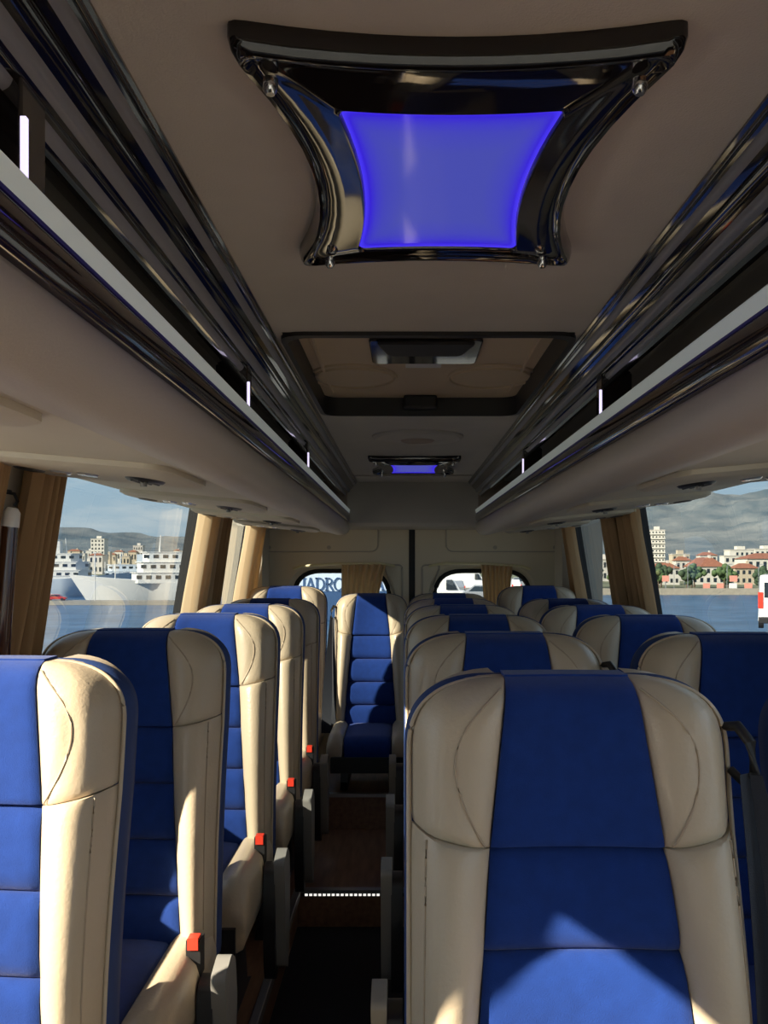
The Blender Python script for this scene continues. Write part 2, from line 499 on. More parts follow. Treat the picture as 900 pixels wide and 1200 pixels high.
MB().box(-0.215, 0.22, -0.012, 0.02, Z_ST2 - 0.012, Z_ST2 + 0.004).build('nosing', 'aluminium', st2)
mb = MB(); mb.box(-0.478, -0.452, -0.6, Y_ST1, -0.028, 0.006)
struct('trim_1', mb, 'aluminium', 'grey metal edging along the platform of the single seats', 'trim', bevel=0.003)
mb = MB(); mb.box(-0.043, -0.018, -0.6, Y_ST1, -0.028, 0.006)
struct('trim_2', mb, 'aluminium', 'grey metal edging along the platform of the double seats', 'trim', bevel=0.003)

# front end behind the camera: bulkhead with the windscreen
fw = empty('wall_front', (0, YF, 0), kind='structure', cat='wall', label='front end of the bus with the windscreen')
mb = MB()
mb.box(-1.05, 1.05, -0.06, 0.0, -0.25, 0.42).box(-1.05, 1.05, -0.06, 0.0, 1.46, 1.87)
mb.box(-1.05, -0.9, -0.06, 0.0, 0.42, 1.46).box(0.9, 1.05, -0.06, 0.0, 0.42, 1.46)
mb.build('panel', 'wall_trim', fw)
MB().box(-0.9, 0.9, -0.04, -0.035, 0.42, 1.46).build('windscreen', 'glass_clear', fw, smooth=0)
mb = MB().prism_x([(0.0, -0.05), (0.5, -0.05), (0.52, 0.38), (0.40, 0.45), (0.0, 0.42)], -0.88, 0.88)
mb.build('dashboard', 'black_plastic', fw)

# rear doors
def rounded(pts, r, n=6):
    out = []; k = len(pts)
    for i in range(k):
        p0, p1, p2 = Vector(pts[i - 1]), Vector(pts[i]), Vector(pts[(i + 1) % k])
        ri = r[i] if isinstance(r, (list, tuple)) else r
        a = p1 + (p0 - p1).normalized() * ri; b2 = p1 + (p2 - p1).normalized() * ri
        for j in range(n + 1):
            t = j / n
            out.append(tuple(a * (1 - t) ** 2 + p1 * 2 * t * (1 - t) + b2 * t * t))
    return out

def rear_door(s, idx):
    d = empty('door_%d' % idx, (s * 0.45, YR, 0.0), kind='structure', cat='door',
              label='beige rear door leaf with the ferry beyond its window' if s < 0 else 'beige rear door leaf with parked cars beyond its window')
    X0, X1 = 0.018, 0.93
    def mx(x): return s * x - s * 0.45
    W0, W1, WZ0, WZ1 = 0.135, 0.715, 0.62, 1.235
    hole = rounded([(W0, WZ0), (W1, WZ0), (W1, WZ1), (W0, WZ1)], [0.06, 0.06, 0.17, 0.17], 8)
    # panel with a rounded opening: ring between outer rectangle and the hole
    cx, cz = (W0 + W1) / 2, (WZ0 + WZ1) / 2
    k = len(hole)
    ox0, ox1, oz0, oz1 = X0, X1, 0.0, 1.74
    outer = []
    for x, z in hole:
        dx, dz = x - cx, z - cz
        tx = ((ox1 - cx) / dx if dx > 0 else (ox0 - cx) / dx) if abs(dx) > 1e-6 else 1e9
        tz = ((oz1 - cz) / dz if dz > 0 else (oz0 - cz) / dz) if abs(dz) > 1e-6 else 1e9
        t = min(tx, tz); outer.append((cx + dx * t, cz + dz * t))
    corners = [(ox0, oz0), (ox1, oz0), (ox1, oz1), (ox0, oz1)]
    for cpt in corners:
        best = min(range(k), key=lambda i: (outer[i][0] - cpt[0]) ** 2 + (outer[i][1] - cpt[1]) ** 2)
        outer[best] = cpt
    rim = [(cx + (x - cx) * 1.12, cz + (z - cz) * 1.10) for x, z in hole]
    mb = MB(); v = []
    for ring, y in ((outer, 0.0), (rim, 0.0), (hole, 0.03), (hole, 0.05), (outer, 0.05)):
        v += [(mx(x), y, z) for x, z in ring]
    f = []
    for r0, r1 in ((0, 1), (1, 2), (2, 3), (3, 4), (4, 0)):
        for i in range(k):
            j = (i + 1) % k
            f.append((r0 * k + i, r0 * k + j, r1 * k + j, r1 * k + i))
    mb.add(v, f)
    mb.build('panel', 'door_trim', d, smooth=30)
    fr = MB()
    fr.tube([(mx(x), 0.03, z) for x, z in hole], 0.016, 8, closed=True)
    fr.build('window_seal', 'black_rubber', d)
    MB().add([(mx(x), 0.035, z) for x, z in hole], [tuple(range(k))]).build('pane', 'glass', d, smooth=0)
    # raised upper cover with a screw, embossed moulding near the middle
    cov = rounded([(0.20, 1.345), (0.90, 1.345), (0.90, 1.70), (0.20, 1.70)], 0.05, 5)
    cm = MB(); cm.add([(mx(x), -0.004, z) for x, z in cov] + [(mx(x), 0.004, z) for x, z in cov],
                      [tuple(range(len(cov))), tuple(len(cov) + i for i in reversed(range(len(cov))))] +
                      [(i, (i + 1) % len(cov), len(cov) + (i + 1) % len(cov), len(cov) + i) for i in range(len(cov))])
    cv = cm.build('cover', 'door_trim', d, smooth=30, bevel=0.003)
    MB().tube([(mx(x), -0.004, z) for x, z in rounded([(0.205, 1.35), (0.895, 1.35), (0.895, 1.69), (0.205, 1.69)], 0.05, 5)], 0.004, 6, closed=True).build('moulding', 'wall_trim', cv)
    for px, pz in ((0.50, 1.375), (0.86, 1.375)):
        MB().tube([(mx(px), -0.012, pz), (mx(px), 0.0, pz)], 0.012, 12).build('screw', 'wall_trim', cv)
    tri = [(0.06, 1.02), (0.12, 1.12), (0.17, 1.27), (0.06, 1.27)]
    MB().tube([(mx(x), -0.001, z) for x, z in rounded(tri, 0.025, 4)], 0.006, 6, closed=True).build('moulding', 'wall_trim', d)
    return d
rear_door(-1, 1); rear_door(1, 2)
struct('trim_3', MB().box(-0.018, 0.018, YR - 0.005, YR + 0.06, 0.0, 1.74), 'black_rubber', 'black rubber seal between the two rear doors', 'trim')
for s in (-1, 1):
    xs = sorted((s * 0.845, s * 1.10))
    mb = MB().prism_z([(s * 0.86, YR), (s * 0.845, YR - 0.10), (s * 0.87, YR - 0.20), (s * 1.1, YR - 0.22), (s * 1.1, YR)], -0.1, 1.75)
    struct('trim_%d' % (4 if s < 0 else 5), mb, 'wall_trim', 'rounded corner post beside the rear door on the %s side' % ('ferry' if s < 0 else 'town'), 'trim')
# rear header box between the racks
YB = 4.90
mb = MB().prism_x([(YB, 1.735), (YB, 1.50), (YB + 0.02, 1.482), (YR, 1.482), (YR, 1.735)], -0.93, 0.93)
struct('wall_rear', mb, 'ceiling_fabric', 'taupe header box above the rear doors', 'wall', bevel=0.004)
struct('trim_6', MB().box(-0.30, 0.30, 4.55, 4.86, ZC - 0.008, ZC), 'ceiling_fabric', 'flat fabric cover on the ceiling before the rear header', 'trim', bevel=0.003)

# ------------------------------------------------------------------ overhead luggage racks
Y_RACK0, Y_RACK1 = -0.6, YB
def under_z(x): return 1.447 + 0.05 * (x - 0.46) / 0.445
def rack(s, label, divs):
    r = empty('luggage_rack', (s * 0.6, (Y_RACK0 + Y_RACK1) / 2, 1.5), label=label, cat='luggage rack')
    ox, oy, oz = r.location
    y0, y1 = Y_RACK0 - oy, Y_RACK1 - oy
    def pr(pts): return [(s * x - ox, z - oz) for x, z in pts]
    arc = [(.358, 1.507), (.350, 1.497), (.346, 1.482), (.347, 1.467), (.353, 1.453), (.364, 1.442), (.380, 1.435), (.400, 1.433), (.425, 1.437), (.462, 1.447)]
    MB().prism_y(pr(arc + [(.462, 1.485), (.38, 1.515)]), y0, y1 - 0.0, 1).build('bolster', 'leather_taupe', r, smooth=60)
    MB().prism_y(pr([(.460, 1.4468), (.905, 1.497), (.905, 1.512), (.460, 1.462)]), y0, y1).build('underside', 'under_panel', r)
    MB().prism_y(pr([(.366, 1.520), (.90, 1.520), (.90, 1.535), (.366, 1.535)]), y0, y1).build('shelf', 'shelf_lining', r)
    MB().prism_y(pr([(.875, 1.51), (.905, 1.51), (.885, 1.735), (.86, 1.735)]), y0, y1).build('back_lining', 'shelf_lining', r)
    MB().prism_y(pr([(.353, 1.556), (.347, 1.546), (.345, 1.530), (.349, 1.514), (.357, 1.5065), (.374, 1.5065), (.374, 1.556)]), y0, y1).build('front_lip', 'dark_veneer', r, smooth=60)
    MB().prism_y(pr([(.3445, 1.573), (.3495, 1.5535), (.368, 1.5535), (.368, 1.575), (.348, 1.577)]), y0, y1).build('pale_strip', 'strip_lit', r)
    MB().prism_y(pr([(.3475, 1.5535), (.3485, 1.5505), (.356, 1.5505), (.356, 1.5535)]), y0, y1).build('blue_light_line', 'led_blue', r)
    # moulded cornice: alternating glossy ribs and satin bands
    A, B2 = Vector((.309, 1.726)), Vector((.376, 1.650))
    nrm = Vector((-.75, -.66))
    def band(t0, t1, bulge, depth, name, mat):
        pts = []
        k = 6
        for i in range(k + 1):
            t = i / k
            p = A.lerp(B2, t0 + (t1 - t0) * t) + nrm * (bulge * math.sin(PI * t) + depth)
            pts.append((p.x, p.y))
        pts += [((A.lerp(B2, t1) - nrm * 0.02)[0], (A.lerp(B2, t1) - nrm * 0.02)[1]), ((A.lerp(B2, t0) - nrm * 0.02)[0], (A.lerp(B2, t0) - nrm * 0.02)[1])]
        MB().prism_y(pr(pts), y0, y1).build(name, mat, r, smooth=50)
    MB().prism_y(pr([(.306, 1.735), (.305, 1.726), (.309, 1.722), (.376, 1.647), (.384, 1.645), (.41, 1.66), (.41, 1.735)]), y0, y1).build('cornice', 'black_gloss', r)
    band(0.00, 0.10, 0.004, 0.001, 'cornice_rib', 'black_gloss')
    band(0.11, 0.27, 0.002, 0.002, 'satin_band', 'satin_grey')
    band(0.28, 0.55, 0.004, 0.000, 'cornice_rib', 'black_gloss')
    band(0.56, 0.73, 0.003, 0.003, 'satin_band', 'satin_grey')
    band(0.74, 0.83, 0.003, 0.000, 'cornice_rib', 'black_gloss')
    band(0.84, 0.97, 0.002, 0.002, 'satin_band', 'satin_grey')
    for yd in divs:
        yy = yd - oy
        d = MB().box(min(s * .357, s * .42) - ox, max(s * .357, s * .42) - ox, yy, yy + 0.05, 1.535 - oz, 1.665 - oz).build('divider', 'black_gloss', r, bevel=0.003)
        MB().box(min(s * .353, s * .3575) - ox, max(s * .353, s * .3575) - ox, yy - 0.0015, yy + 0.004, 1.572 - oz, 1.630 - oz).build('edge_light', 'led_edge', d, smooth=0)
    MB().prism_y(pr([(.36, 1.51), (.90, 1.51), (.88, 1.735), (.36, 1.735)]), y1 - 0.012, y1 - 0.001).build('end_panel', 'shelf_lining', r)
    return r
rack(-1, 'long overhead luggage rack above the single seats, padded taupe edge and glossy dark mouldings', [0.715, 1.75, 2.85])
rack(1, 'long overhead luggage rack above the double seats, padded taupe edge and glossy dark mouldings', [0.70, 1.83, 3.02])

# service panels under the racks: two reading lamps and an air vent
def service_panel(s, yc, label, group):
    xm = 0.67
    p = empty('service_panel', (s * xm, yc, under_z(xm)), label=label, cat='service panel', group=group)
    def loc(x, y, dz=0): return (s * (x - xm), y, under_z(x) - under_z(xm) + dz)
    plan = rounded([(0.475, -0.22), (0.885, -0.10), (0.885, 0.26), (0.475, 0.14)], 0.05, 4)
    k = len(plan)
    c = (0.68, 0.02)
    v = [loc(x, y, 0.004) for x, y in plan] + [loc(x, y, -0.010) for x, y in plan] + [loc(c[0] + (x - c[0]) * .93, c[1] + (y - c[1]) * .90, -0.017) for x, y in plan]
    f = [(a * k + i, a * k + (i + 1) % k, (a + 1) * k + (i + 1) % k, (a + 1) * k + i) for a in (0, 1) for i in range(k)]
    f += [tuple(range(k)), tuple(2 * k + i for i in range(k))]
    MB().add(v, f).build('plate', 'under_panel', p, smooth=50)
    def oval(cx, cy, rx, ry, z0, z1, name, mat, par):
        n = 18
        v = [loc(cx + rx * math.cos(2 * PI * i / n), cy + ry * math.sin(2 * PI * i / n), z0) for i in range(n)]
        v += [loc(cx + rx * .8 * math.cos(2 * PI * i / n), cy + ry * .8 * math.sin(2 * PI * i / n), z1) for i in range(n)]
        f = [(i, (i + 1) % n, n + (i + 1) % n, n + i) for i in range(n)] + [tuple(range(n)), tuple(n + i for i in range(n))]
        return MB().add(v, f).build(name, mat, par, smooth=50)
    vt = oval(0.575, 0.0, 0.042, 0.062, -0.014, -0.022, 'air_vent', 'black_plastic', p)
    for i in (-1, 0, 1):
        a = loc(0.575 + i * 0.016, -0.04, -0.022); b2 = loc(0.575 + i * 0.016, 0.04, -0.022)
        MB().tube([a, b2], 0.003, 6).build('vane', 'black_plastic', vt)
    MB().tube([loc(0.575, -0.012, -0.020), loc(0.575, -0.012, -0.032)], 0.007, 10).build('knob', 'grey_plastic', vt)
    for x, y in ((0.70, 0.02), (0.765, 0.045)):
        oval(x, y, 0.024, 0.034, -0.014, -0.021, 'reading_lamp', 'lens', p)
    oval(0.84, 0.07, 0.03, 0.06, -0.014, -0.020, 'air_vent', 'black_plastic', p)
words = ['first', 'second', 'third', 'fourth', 'fifth', 'sixth']
for s in (-1, 1):
    for k in range(5):
        yc = (0.94 if s < 0 else 1.03) + 0.87 * k
        if s > 0 and k == 0: yc = 1.10
        service_panel(s, yc, 'cream service panel above the %s seats, %s counted towards the rear doors' % ('single' if s < 0 else 'double', words[k]),
                      'service panels under the racks')

# ------------------------------------------------------------------ ceiling lights
def concave(hx, y0, y1, hx_in, end_in, corner=0.05, n=10, hx_far=None):
    hf = hx_far or hx
    C = [(-hx, y0), (hx, y0), (hf, y1), (-hf, y1)]
    ins = [(0, end_in), (-(hx_in), 0), (0, -end_in), (hx_in, 0)]
    def edge(i, t):
        a, b2 = C[i], C[(i + 1) % 4]; w = 4 * t * (1 - t)
        return Vector((a[0] + (b2[0] - a[0]) * t + ins[i][0] * w, a[1] + (b2[1] - a[1]) * t + ins[i][1] * w))
    out = []
    for i in range(4):
        for j in range(n + 1):
            out.append(edge(i, corner + (1 - 2 * corner) * j / n))
        a, c, b2 = edge(i, 1 - corner), Vector(C[(i + 1) % 4]), edge((i + 1) % 4, corner)
        for j in range(1, 5):
            t = j / 5
            out.append(a * (1 - t) ** 2 + c * 2 * t * (1 - t) + b2 * t * t)
    return out
def ceiling_light(yc, label):
    L = empty('ceiling_light', (-0.004, yc, ZC), label=label, cat='ceiling light', group='blue ceiling lights')
    o = concave(0.205, -0.285, 0.275, 0.055, 0.030, 0.06)
    i_ = concave(0.108, -0.187, 0.190, 0.017, 0.008, 0.05)
    k = len(o)
    rings = []
    def ring(t, z, sc=1.0):
        return [((o[j].x * (1 - t) + i_[j].x * t) * sc, (o[j].y * (1 - t) + i_[j].y * t) * sc, z) for j in range(k)]
    rs = [ring(0, 0.004), ring(0, -0.010, 1.0), ring(0.03, -0.020), ring(0.08, -0.026), ring(0.14, -0.026), ring(0.20, -0.021), ring(0.28, -0.020), ring(0.6, -0.025), ring(0.92, -0.030), ring(0.97, -0.031), ring(1.0, -0.028), ring(1.0, -0.018)]
    v = [p for r_ in rs for p in r_]
    f = [(a * k + j, a * k + (j + 1) % k, (a + 1) * k + (j + 1) % k, (a + 1) * k + j) for a in range(len(rs) - 1) for j in range(k)]
    MB().add(v, f).build('frame', 'black_gloss', L, smooth=50)
    v, rim, f = [], [], []
    ring_s = [(1.0, 1.0), (0.965, 0.85), (0.92, 0.62), (0.85, 0.36), (0.74, 0.15), (0.5, 0.0)]
    for sc, rv in ring_s:
        for p in i_:
            v.append((p.x * sc, p.y * sc, -0.026)); rim.append(rv)
    for a in range(len(ring_s) - 1):
        for j in range(k): f.append((a * k + j, a * k + (j + 1) % k, (a + 1) * k + (j + 1) % k, (a + 1) * k + j))
    f.append(tuple((len(ring_s) - 1) * k + j for j in range(k)))
    d = MB().add(v, f)
    me = d.mesh('diffuser', 'blue_diffuser')
    at = me.attributes.new('rim', 'FLOAT', 'POINT'); at.data.foreach_set('value', rim)
    link('diffuser', me, L)
    for x, y in ((-0.165, -0.235), (0.165, -0.235), (-0.150, 0.228), (0.150, 0.228)):
        MB().lathe([(0.007, -0.026), (0.007, -0.036), (0.004, -0.040)], (x, y, 0), 10).build('screw', 'chrome', L)
ceiling_light(1.03, 'large four-cornered black ceiling light with blue glowing panel, in front of the hatch')
ceiling_light(4.02, 'small-looking black ceiling light with blue panel, before the rear header')

# ------------------------------------------------------------------ roof hatch
h = empty('roof_hatch', (0, (HY0 + HY1) / 2, ZC), label='beige roof hatch in a black rounded frame with a recessed handle', cat='roof hatch')
hl = (HY1 - HY0) / 2
outer = rounded([(-HX - 0.006, -hl - 0.006), (HX + 0.006, -hl - 0.006), (HX + 0.006, hl + 0.006), (-HX - 0.006, hl + 0.006)], 0.05, 5)
inner = rounded([(-HX + 0.006, -hl + 0.006), (HX - 0.006, -hl + 0.006), (HX - 0.006, hl - 0.006), (-HX + 0.006, hl - 0.006)], 0.06, 5)
k = len(outer); v = []
for ring, z in ((outer, 0.004), (outer, -0.008), (inner, -0.010), (inner, 0.075), (outer, 0.075)):
    v += [(x, y, z) for x, y in ring]
MB().add(v, [(a * k + j, a * k + (j + 1) % k, ((a + 1) % 5) * k + (j + 1) % k, ((a + 1) % 5) * k + j) for a in range(5) for j in range(k)]).build('frame', 'black_plastic', h, smooth=40)
MB().box(-HX + 0.007, HX - 0.007, -hl + 0.007, hl - 0.007, 0.046, 0.075).build('panel', 'hatch_fabric', h)
MB().box(-0.05, 0.05, hl - 0.055, hl - 0.006, 0.008, 0.046).build('latch', 'black_plastic', h, bevel=0.006)
for s in (-1, 1):
    c = (s * 0.185, 0.16)
    pts = [(c[0] + 0.115 * math.cos(a), c[1] + 0.15 * math.sin(a), 0.045) for a in lin(24, R(0), R(360))[:-1]]
    MB().tube(pts, 0.0045, 6, closed=True).build('round_moulding', 'hatch_fabric', h)
    MB().lathe([(0.108, 0.047), (0.104, 0.041), (0.0, 0.041)], (c[0], c[1], 0), 28).build('round_pad', 'hatch_fabric', h)
    MB().tube([(s * 0.255, -hl + 0.06, 0.045), (s * 0.258, hl - 0.1, 0.045)], 0.005, 6).build('edge_moulding', 'hatch_fabric', h)
tray = rounded([(-0.128, -0.26), (0.128, -0.26), (0.128, -0.03), (-0.128, -0.03)], 0.02, 4)
hd = MB().prism_z(tray, 0.036, 0.048).build('handle_tray', 'dark_veneer', h, bevel=0.004)
MB().prism_z(rounded([(-0.112, -0.27), (0.112, -0.27), (0.085, -0.15), (-0.085, -0.15)], 0.02, 4), 0.026, 0.037).build('handle', 'black_rubber', hd, bevel=0.005)
MB().box(-0.045, 0.045, 0.0, 0.045, 0.0435, 0.0465).build('sticker', 'sticker', h)
MB().box(-0.06, 0.07, -0.028, -0.014, 0.041, 0.0465).build('metal_tab', 'aluminium', h)

# round ceiling speaker behind the hatch
sp = empty('ceiling_speaker', (0.0, 3.18, ZC), label='round fabric covered disc on the ceiling behind the hatch', cat='speaker')
MB().lathe([(0.165, 0.003), (0.162, -0.006), (0.150, -0.012), (0.140, -0.008), (0.10, -0.010), (0.075, -0.016), (0.0, -0.016)], (0, 0, 0), 40).build('ring', 'ceiling_fabric', sp)
MB().lathe([(0.062, -0.015), (0.055, -0.020), (0.0, -0.020)], (0, 0, 0), 32).build('grille', 'shelf_lining', sp)

# ------------------------------------------------------------------ seats
ZT, ZB, ZS = 1.125, 0.43, 0.910          # top of the backrest, its foot, head seam
def bw(z):                               # half width of the backrest outline
    if z < ZT - 0.105: return 0.222
    q = min(1.0, (z - (ZT - 0.105)) / 0.105)
    return 0.100 + 0.122 * max(0.0, 1 - q ** 2.8) ** (1 / 2.2)
def bc(z): return interp(z, [(ZB, 0.158), (0.60, 0.145), (ZS, 0.116), (ZT, 0.088)])
def lean(z): return -(ZT - z) * 0.19 - 0.02 * math.sin(PI * min(1, max(0, (z - ZB) / 0.5)))
def top_roll(z):
    q = max(0.0, (z - (ZT - 0.045)) / 0.045)
    return 0.045 * (1 - math.sqrt(max(0.0, 1 - q * q)))
def seam(d, dep=0.007, wdt=0.006): return dep * math.exp(-max(0, d) / wdt)
def leather_y(s, z, head):
    if head:
        fade = 1 - max(0.0, (z - (ZT - 0.075)) / 0.075) ** 2
        hump = 0.022 * fade * math.sin(PI * min(1, s ** 0.8)) + 0.006 * (1 - s)
        crease = 0.004 * fade * math.exp(-((s - arc_s(z)) / 0.05) ** 2)
    else:
        hump = 0.034 * math.sin(PI * min(1, s ** 0.9)) + 0.004
        crease = 0.003 * math.exp(-((s - 0.80) / 0.05) ** 2)
    roll = 0.060 * max(0.0, (s - 0.62) / 0.38) ** 2.2
    return lean(z) - hump + crease + roll
def arc_s(z):
    q = min(1.0, max(0.0, (z - 0.91) / 0.207))
    return 0.03 + 0.47 * math.sin(PI * q ** 1.15) ** 0.75
def seam_z(s): return ZS + 0.022 * s
seat_mesh = {}
def seat_parts():
    D = seat_mesh
    for sd in (-1, 1):
        def head(u, v, sd=sd):
            z = seam_z(u) + (ZT - seam_z(u)) * v
            b0, w0 = bc(z), bw(z)
            x = b0 + (w0 - b0) * u
            d = min(x - b0, z - seam_z(u))
            return (sd * x, leather_y(u, z, True) + top_roll(z) + seam(d), z)
        D['head_wing', sd] = MB().slab(head, cosp(16), cosp(22), (0, 0.05, 0)).mesh('head_wing', 'leather', 50)
        def low(u, v, sd=sd):
            z = ZB + (seam_z(u) - 0.0015 - ZB) * v
            b0, w0 = bc(z), bw(z)
            x = b0 + (w0 - b0) * u
            d = min(x - b0, seam_z(u) - z)
            wr = 0.0016 * math.sin(z * 95 + u * 5) * math.exp(-((z - 0.66) / 0.07) ** 2)
            return (sd * x, leather_y(u, z, False) + seam(d) + wr, z)
        D['side_bolster', sd] = MB().slab(low, cosp(14), cosp(24), (0, 0.05, 0)).mesh('side_bolster', 'leather', 50)
        pts = []
        for z in cosp_r(40, ZS + 0.004, 1.114):
            s_ = arc_s(z); b0, w0 = bc(z), bw(z)
            pts.append((sd * (b0 + (w0 - b0) * s_), leather_y(s_, z, True) + top_roll(z) - 0.0016, z))
        D['stitch_head', sd] = MB().tube(pts, 0.0016, 5).mesh('stitching', 'thread', 60)
        pts = []
        for z in lin(40, ZB + 0.05, ZS + 0.012):
            s_ = 0.80; b0, w0 = bc(z), bw(z)
            pts.append((sd * (b0 + (w0 - b0) * s_), leather_y(s_, z, False) - 0.0016 + 0.0008 * ((round(z * 400)) % 2), z))
        D['stitch_low', sd] = MB().tube(pts, 0.0016, 5).mesh('stitching', 'thread', 60)
        prof = [(0.135, 0.448), (0.150, 0.466), (0.175, 0.474), (0.200, 0.468), (0.218, 0.450), (0.227, 0.420), (0.228, 0.370), (0.222, 0.320), (0.205, 0.300), (0.135, 0.300)]
        D['cushion_side', sd] = cushion_loft(prof, 0.18, sd).mesh('cushion_side', 'leather', 55)
    edges = [ZS, 0.785, 0.665, 0.545, ZB]
    def centre(u, v, z0, z1, head=False):
        z = z0 + (z1 - z0) * v
        b0 = bc(z) - 0.0008
        x = -b0 + 2 * b0 * u
        d = min((z - z0), (z1 - z) if not head else 1)
        bulge = 0.011 * (1 - (2 * v - 1) ** 4) if not head else 0.008
        dish = 0.010 * (1 - (2 * u - 1) ** 2)
        ex = seam(min(x + b0, b0 - x), 0.006)
        return (x, lean(z) + 0.002 - bulge + dish + seam(d, 0.006) + ex + (top_roll(z) if head else 0) - (0.006 if head else 0), z)
    D['head_panel'] = MB().slab(lambda u, v: centre(u, v, ZS + 0.0008, ZT + 0.004, True), cosp(12), cosp(14), (0, 0.055, 0)).mesh('head_panel', 'blue_fabric', 50)
    for i in range(4):
        z1, z0 = edges[i] - 0.0008, edges[i + 1] + 0.0008
        D['back_panel', i] = MB().slab(lambda u, v: centre(u, v, z0, z1), cosp(12), cosp(10), (0, 0.05, 0)).mesh('back_panel', 'blue_fabric', 50)
    # shell round the back
    outl = []
    for z in lin(12, 0.40, ZT - 0.105): outl.append((-0.224, z))
    for z in [ZT - 0.105 + 0.105 * math.sin(a) for a in lin(22, 0.06, PI / 2)]: outl.append((-bw(z) - 0.002, z))
    outl = outl + [(-x, z) for x, z in reversed(outl)]
    k = len(outl); v = []
    loops = [(0.044, -0.012), (0.056, 0.001), (0.085, 0.005), (0.118, 0.000), (0.134, -0.018), (0.140, -0.05)]
    for dy, inf in loops:
        for x, z in outl:
            sx = (abs(x) + inf) / max(1e-6, abs(x))
            zz = z - 0.004 + inf * max(0.0, (z - ZT + 0.10) / 0.10)
            v.append((x * sx, lean(z) + dy + 0.0, min(zz, ZT + 0.004)))
    f = [(a * k + i, a * k + i + 1, (a + 1) * k + i + 1, (a + 1) * k + i) for a in range(len(loops) - 1) for i in range(k - 1)]
    f += [(a * k, a * k + k - 1, (a + 1) * k + k - 1, (a + 1) * k) for a in range(len(loops) - 1)]
    L = (len(loops) - 1) * k
    for i in range(k // 2 - 1):
        f.append((L + i, L + i + 1, L + k - 2 - i, L + k - 1 - i))
        f.append((i, i + 1, k - 2 - i, k - 1 - i))
    D['back_shell'] = MB().add(v, f).mesh('back_shell', 'blue_shell', 45)
    pts = [(x * 0.994, lean(z) + 0.046 + top_roll(z) * 0.25, z - 0.003) for x, z in outl]
    D['piping'] = MB().tube(pts, 0.0036, 6).mesh('piping', 'leather', 60)
    # rear face lining in cream with a net pocket
    D['rear_lining'] = MB().slab(lambda u, v: ((-0.17 + 0.34 * u), lean(0.45 + 0.6 * v) + 0.137 - 0.004 * (abs(2 * u - 1) ** 6), 0.45 + 0.6 * v), lin(8), lin(8), (0, 0.012, 0)).mesh('rear_lining', 'leather', 50)
    prof = [(-0.134, 0.30), (-0.134, 0.440), (-0.126, 0.450), (-0.08, 0.455), (0.0, 0.456), (0.08, 0.455), (0.126, 0.450), (0.134, 0.440), (0.134, 0.30)]
    D['cushion_panel'] = cushion_loft(prof, 0.0, 1).mesh('cushion_panel', 'blue_fabric', 50)
    mb = MB().box(-0.20, 0.20, -0.56, -0.08, 0.29, 0.365)
    D['seat_pan'] = mb.mesh('seat_pan', 'black_plastic')
    for bz in (0.0, 0.17):
        mb = MB()
        mb.prism_x([(-0.20, 0.30), (-0.12, bz + 0.03), (-0.05, bz), (-0.46, bz), (-0.42, bz + 0.03), (-0.40, 0.30)], -0.155, -0.115)
        D['leg', -1, bz] = mb.mesh('leg', 'black_plastic')
        mb = MB()
        mb.prism_x([(-0.20, 0.30), (-0.12, bz + 0.03), (-0.05, bz), (-0.46, bz), (-0.42, bz + 0.03), (-0.40, 0.30)], 0.115, 0.155)
        D['leg', 1, bz] = mb.mesh('leg', 'black_plastic')
    for sd in (-1, 1):
        x0 = 0.232
        # folded armrest hanging at the side of the cushion
        prof = [(-0.30, 0.425), (-0.245, 0.44), (-0.215, 0.40), (-0.20, 0.30), (-0.215, 0.17), (-0.25, 0.105), (-0.285, 0.11), (-0.305, 0.17), (-0.315, 0.30)]
        mb = MB().prism_x(rounded(prof, 0.018, 3), min(sd * x0, sd * (x0 + 0.032)), max(sd * x0, sd * (x0 + 0.032)))
        D['armrest', sd] = mb.mesh('armrest', 'black_plastic', 40)
        prof = [(-0.315, 0.455), (-0.245, 0.475), (-0.20, 0.445), (-0.185, 0.36), (-0.20, 0.20), (-0.23, 0.125), (-0.265, 0.14), (-0.288, 0.22), (-0.30, 0.36)]
        xa, xb = sd * (x0 + 0.030), sd * (x0 + 0.060)
        mb = MB().prism_x(rounded(prof, 0.015, 3), min(xa, xb), max(xa, xb))
        D['armrest_cover', sd] = mb.mesh('armrest_cover', 'grey_plastic', 40)
        xa, xb = sd * 0.196, sd * 0.226
        D['buckle', sd] = MB().box(min(xa, xb), max(xa, xb), -0.245, -0.205, 0.40, 0.500).mesh('buckle', 'black_plastic')
        D['buckle_button', sd] = MB().box(min(xa, xb) + 0.004, max(xa, xb) - 0.004, -0.249, -0.222, 0.482, 0.507).mesh('buckle_button', 'red_plastic')
        # shoulder guide and hanging belt
        gx = 0.230
        pts = [(sd * (gx - .012), lean(1.03) + 0.06, 1.055), (sd * (gx + .004), lean(1.03) + 0.035, 1.06), (sd * (gx + .016), lean(1.03) + 0.02, 1.04), (sd * (gx + .018), lean(1.0) + 0.015, 1.0), (sd * (gx + .006), lean(1.0) + 0.02, 0.985), (sd * (gx - .006), lean(1.0) + 0.04, 1.0)]
        D['belt_guide', sd] = MB().tube(pts, [0.006, 0.008, 0.008, 0.008, 0.007, 0.006], 8).mesh('belt_guide', 'black_plastic', 60)
        def strap(xt, yt, zt, xb_, yb_, zb_, wt, wb, tw):
            mb = MB()
            def fn(u, v):
                w = wt + (wb - wt) * min(1, v * 1.6)
                a = tw * (1 - v)
                c = Vector((xt + (xb_ - xt) * v, yt + (yb_ - yt) * v - 0.02 * math.sin(PI * v), zt + (zb_ - zt) * v))
                return (c.x + sd * (u - .5) * w * math.cos(a), c.y + (u - .5) * w * math.sin(a), c.z)
            return mb.slab(fn, lin(3), lin(12), (0, 0.0016, 0))
